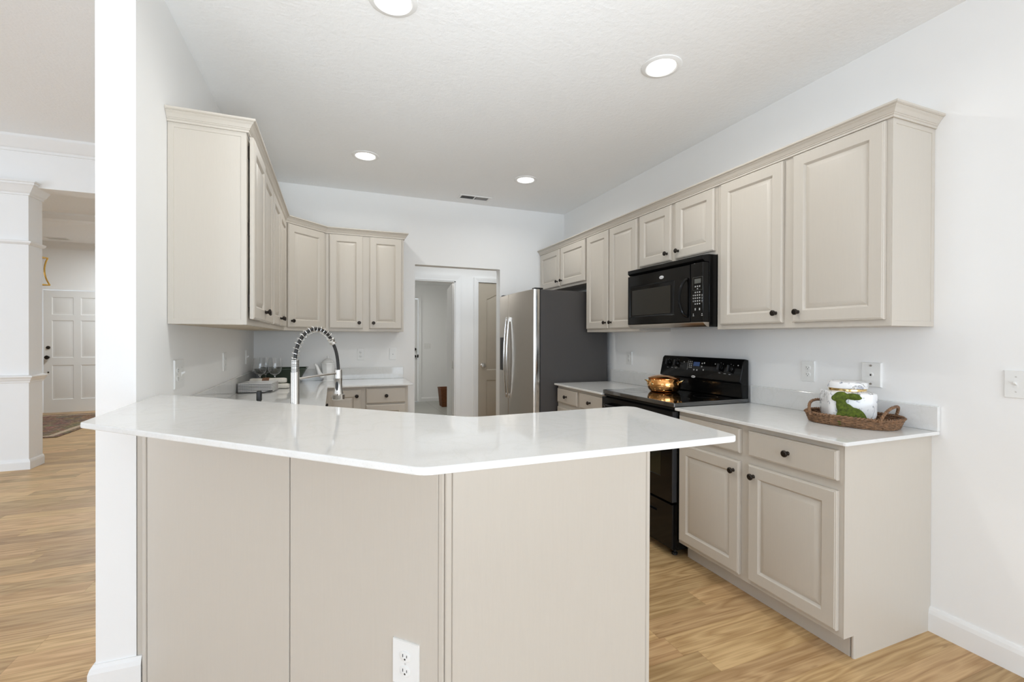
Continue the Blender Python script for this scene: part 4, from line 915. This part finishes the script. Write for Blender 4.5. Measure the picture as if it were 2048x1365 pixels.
# jar: rounded square, lid with gold collar
jc = Vector((2.354, 1.477, CT+.0066)); ja = math.atan2(-.76, -.65)
t = thing('ginger_jar', 'white lidded jar painted with grey flowers in the wicker tray', 'jar', jc)
def sq(h, r, z): return [jc+Matrix.Rotation(ja, 3, 'Z') @ Vector(p) for p in square_loop(0, 0, h, h, z, r, 6)]
obj('body', MB().loops([sq(h, r, z) for h, r, z in ((.082, .034, 0), (.088, .036, .004), (.098, .036, .05), (.099, .036, .14), (.097, .036, .148), (.090, .036, .152), (.072, .06, .154), (.070, .062, .162))]), M['flower'], t, smooth=40)
obj('collar', MB().lathe([(.074, .1545), (.0765, .157), (.0765, .166), (.074, .168)], jc, (0, 0, 1), 40), M['brass'], t)
obj('lid', MB().lathe([(.074, .1685), (.081, .169), (.082, .172), (.082, .192), (.079, .198), (.068, .2015), (.03, .203), (.001, .203)], jc, (0, 0, 1), 44), M['flower'], t, smooth=40)
# rabbit: sits in front of the jar, facing left as seen
rc = Vector((2.256, 1.403, CT+.0066)); rx = Vector((.53, -.85, 0)).normalized(); ry = Vector((rx.y, -rx.x, 0))  # rx = right as seen, ry = towards viewer
if ry.x > 0: ry = -ry
def rp(x, z, y=0): return rc+rx*x+Vector((0, 0, z*1.13))+ry*y
def blob(mb, x, z, a, b, ang=0, d=.019, y=0):
    ca_, sa = math.cos(math.radians(ang)), math.sin(math.radians(ang)); seg, rings = 20, 12; L = []
    for i in range(rings+1):
        ph = PI*i/rings; r_ = max(math.sin(ph), 1e-3); q = -math.cos(ph)
        L.append([rp(x+(a*r_*math.cos(th))*ca_-(b*q)*sa, z+(a*r_*math.cos(th))*sa+(b*q)*ca_, y+d*r_*math.sin(th)) for th in [2*PI*k/seg for k in range(seg)]])
    mb.loops(L)
rb_ = MB()
blob(rb_, .012, .030, .058, .030, -8, .018)       # haunch and rump
blob(rb_, -.012, .048, .036, .046, 18, .018)      # body
blob(rb_, .022, .040, .044, .034, -35, .017)      # back slope
blob(rb_, -.032, .080, .022, .036, 8, .017)       # neck and chest
blob(rb_, -.036, .030, .018, .034, 0, .017)       # front legs
blob(rb_, -.036, .118, .030, .023, 12, .017)      # head
blob(rb_, -.055, .113, .018, .014, 10, .014)      # muzzle
blob(rb_, .012, .120, .034, .0125, -4, .008, .008)   # ears laid back
blob(rb_, .008, .124, .032, .0115, 2, .008, -.008)
blob(rb_, .068, .018, .013, .013, 0, .013)        # tail
rab = obj('moss_rabbit', rb_, M['moss'], smooth=60, weld=False)
rmod = rab.modifiers.new('remesh', 'REMESH'); rmod.mode = 'VOXEL'; rmod.voxel_size = .0028; rmod.use_smooth_shade = True
sm = rab.modifiers.new('smooth', 'SMOOTH'); sm.iterations = 6; sm.factor = .5
tag(rab, 'green moss covered rabbit figure in front of the flowered jar', 'figurine')

# ------------------------------------------------------------------ far things
tw = MB(); bk = Vector((2.07, 8.72, 0))
def rs(h, z): return square_loop(bk.x, bk.y, h, h, z, .02)
t = thing('laundry_basket', 'orange brown wicker basket on the laundry tile floor', 'basket', bk)
obj('body', MB().loops([rs(.12, .002), rs(.125, .01), rs(.155, .345), rs(.160, .352), rs(.160, .365), rs(.148, .365), rs(.115, .02)]), M['wickerd'], t)
obj('handle', MB().tube(smoothpts([(bk.x+.02, bk.y-.155, .33), (bk.x+.03, bk.y-.165, .39), (bk.x+.07, bk.y-.165, .41), (bk.x+.11, bk.y-.165, .39), (bk.x+.12, bk.y-.155, .33)]), .008, 8), M['wickerd'], t)
rg = thing('rug', 'brown patterned runner rug in front of the front door', 'rug', (-4.05, 8.8, 0))
obj('field', MB().box(-4.62, -3.53, 7.90, 9.83, .001, .009), M['rug'], rg, smooth=0)
def frame_ring(x0, x1, y0, y1, wd): return MB().box(x0, x1, y0, y0+wd, .001, .0085).box(x0, x1, y1-wd, y1, .001, .0085).box(x0, x0+wd, y0+wd, y1-wd, .001, .0085).box(x1-wd, x1, y0+wd, y1-wd, .001, .0085)
obj('border', frame_ring(-4.70, -3.45, 7.82, 9.91, .0795), M['rugb'], rg, smooth=0)
obj('edging', frame_ring(-4.77, -3.38, 7.75, 9.98, .0695), M['rug'], rg, smooth=0)
lc = Vector((-3.91, 8.13, 2.52))
# gold lantern pendant with inward bowed corner bars
t = thing('pendant_lantern', 'gold open frame lantern hanging in the foyer', 'pendant light', lc)
e1 = Vector((.93, -.37, 0)); e2 = Vector((.37, .93, 0)); hw, hh = .175, .186; zc = lc.z-.29
C0 = Vector((lc.x, lc.y, zc))
for z, k in ((hh, 1.0), (-hh, 1.08)):
    P = [C0+(e1*a+e2*b)*hw*k+Vector((0, 0, z)) for a, b in ((1, 1), (-1, 1), (-1, -1), (1, -1))]
    mb = MB()
    for i in range(4): mb.tube([P[i], P[(i+1) % 4]], .011, 4)
    obj('frame', mb, M['gold'], t, smooth=0)
for a, b in ((1, 1), (-1, 1), (-1, -1), (1, -1)):
    P = []
    for i in range(17):
        u = -1+2*i/16; k = (1.04-.04*u)*(.84+.16*u*u); P.append(C0+(e1*a+e2*b)*hw*k+Vector((0, 0, hh*u)))
    obj('bar', MB().tube(P, .010, 6), M['gold'], t)
obj('stem', MB().tube([(lc.x, lc.y, zc-.02), (lc.x, lc.y, 2.97)], .006, 8).lathe([(.055, 0), (.055, -.02), (.02, -.03)], (lc.x, lc.y, 2.9795), (0, 0, 1), 20), M['gold'], t)
obj('bulb', MB().lathe([(.012, 0), (.014, .02), (.028, .06), (.024, .09), (.004, .105)], (lc.x, lc.y, zc-.10), (0, 0, 1), 16), M['lamp'], t)
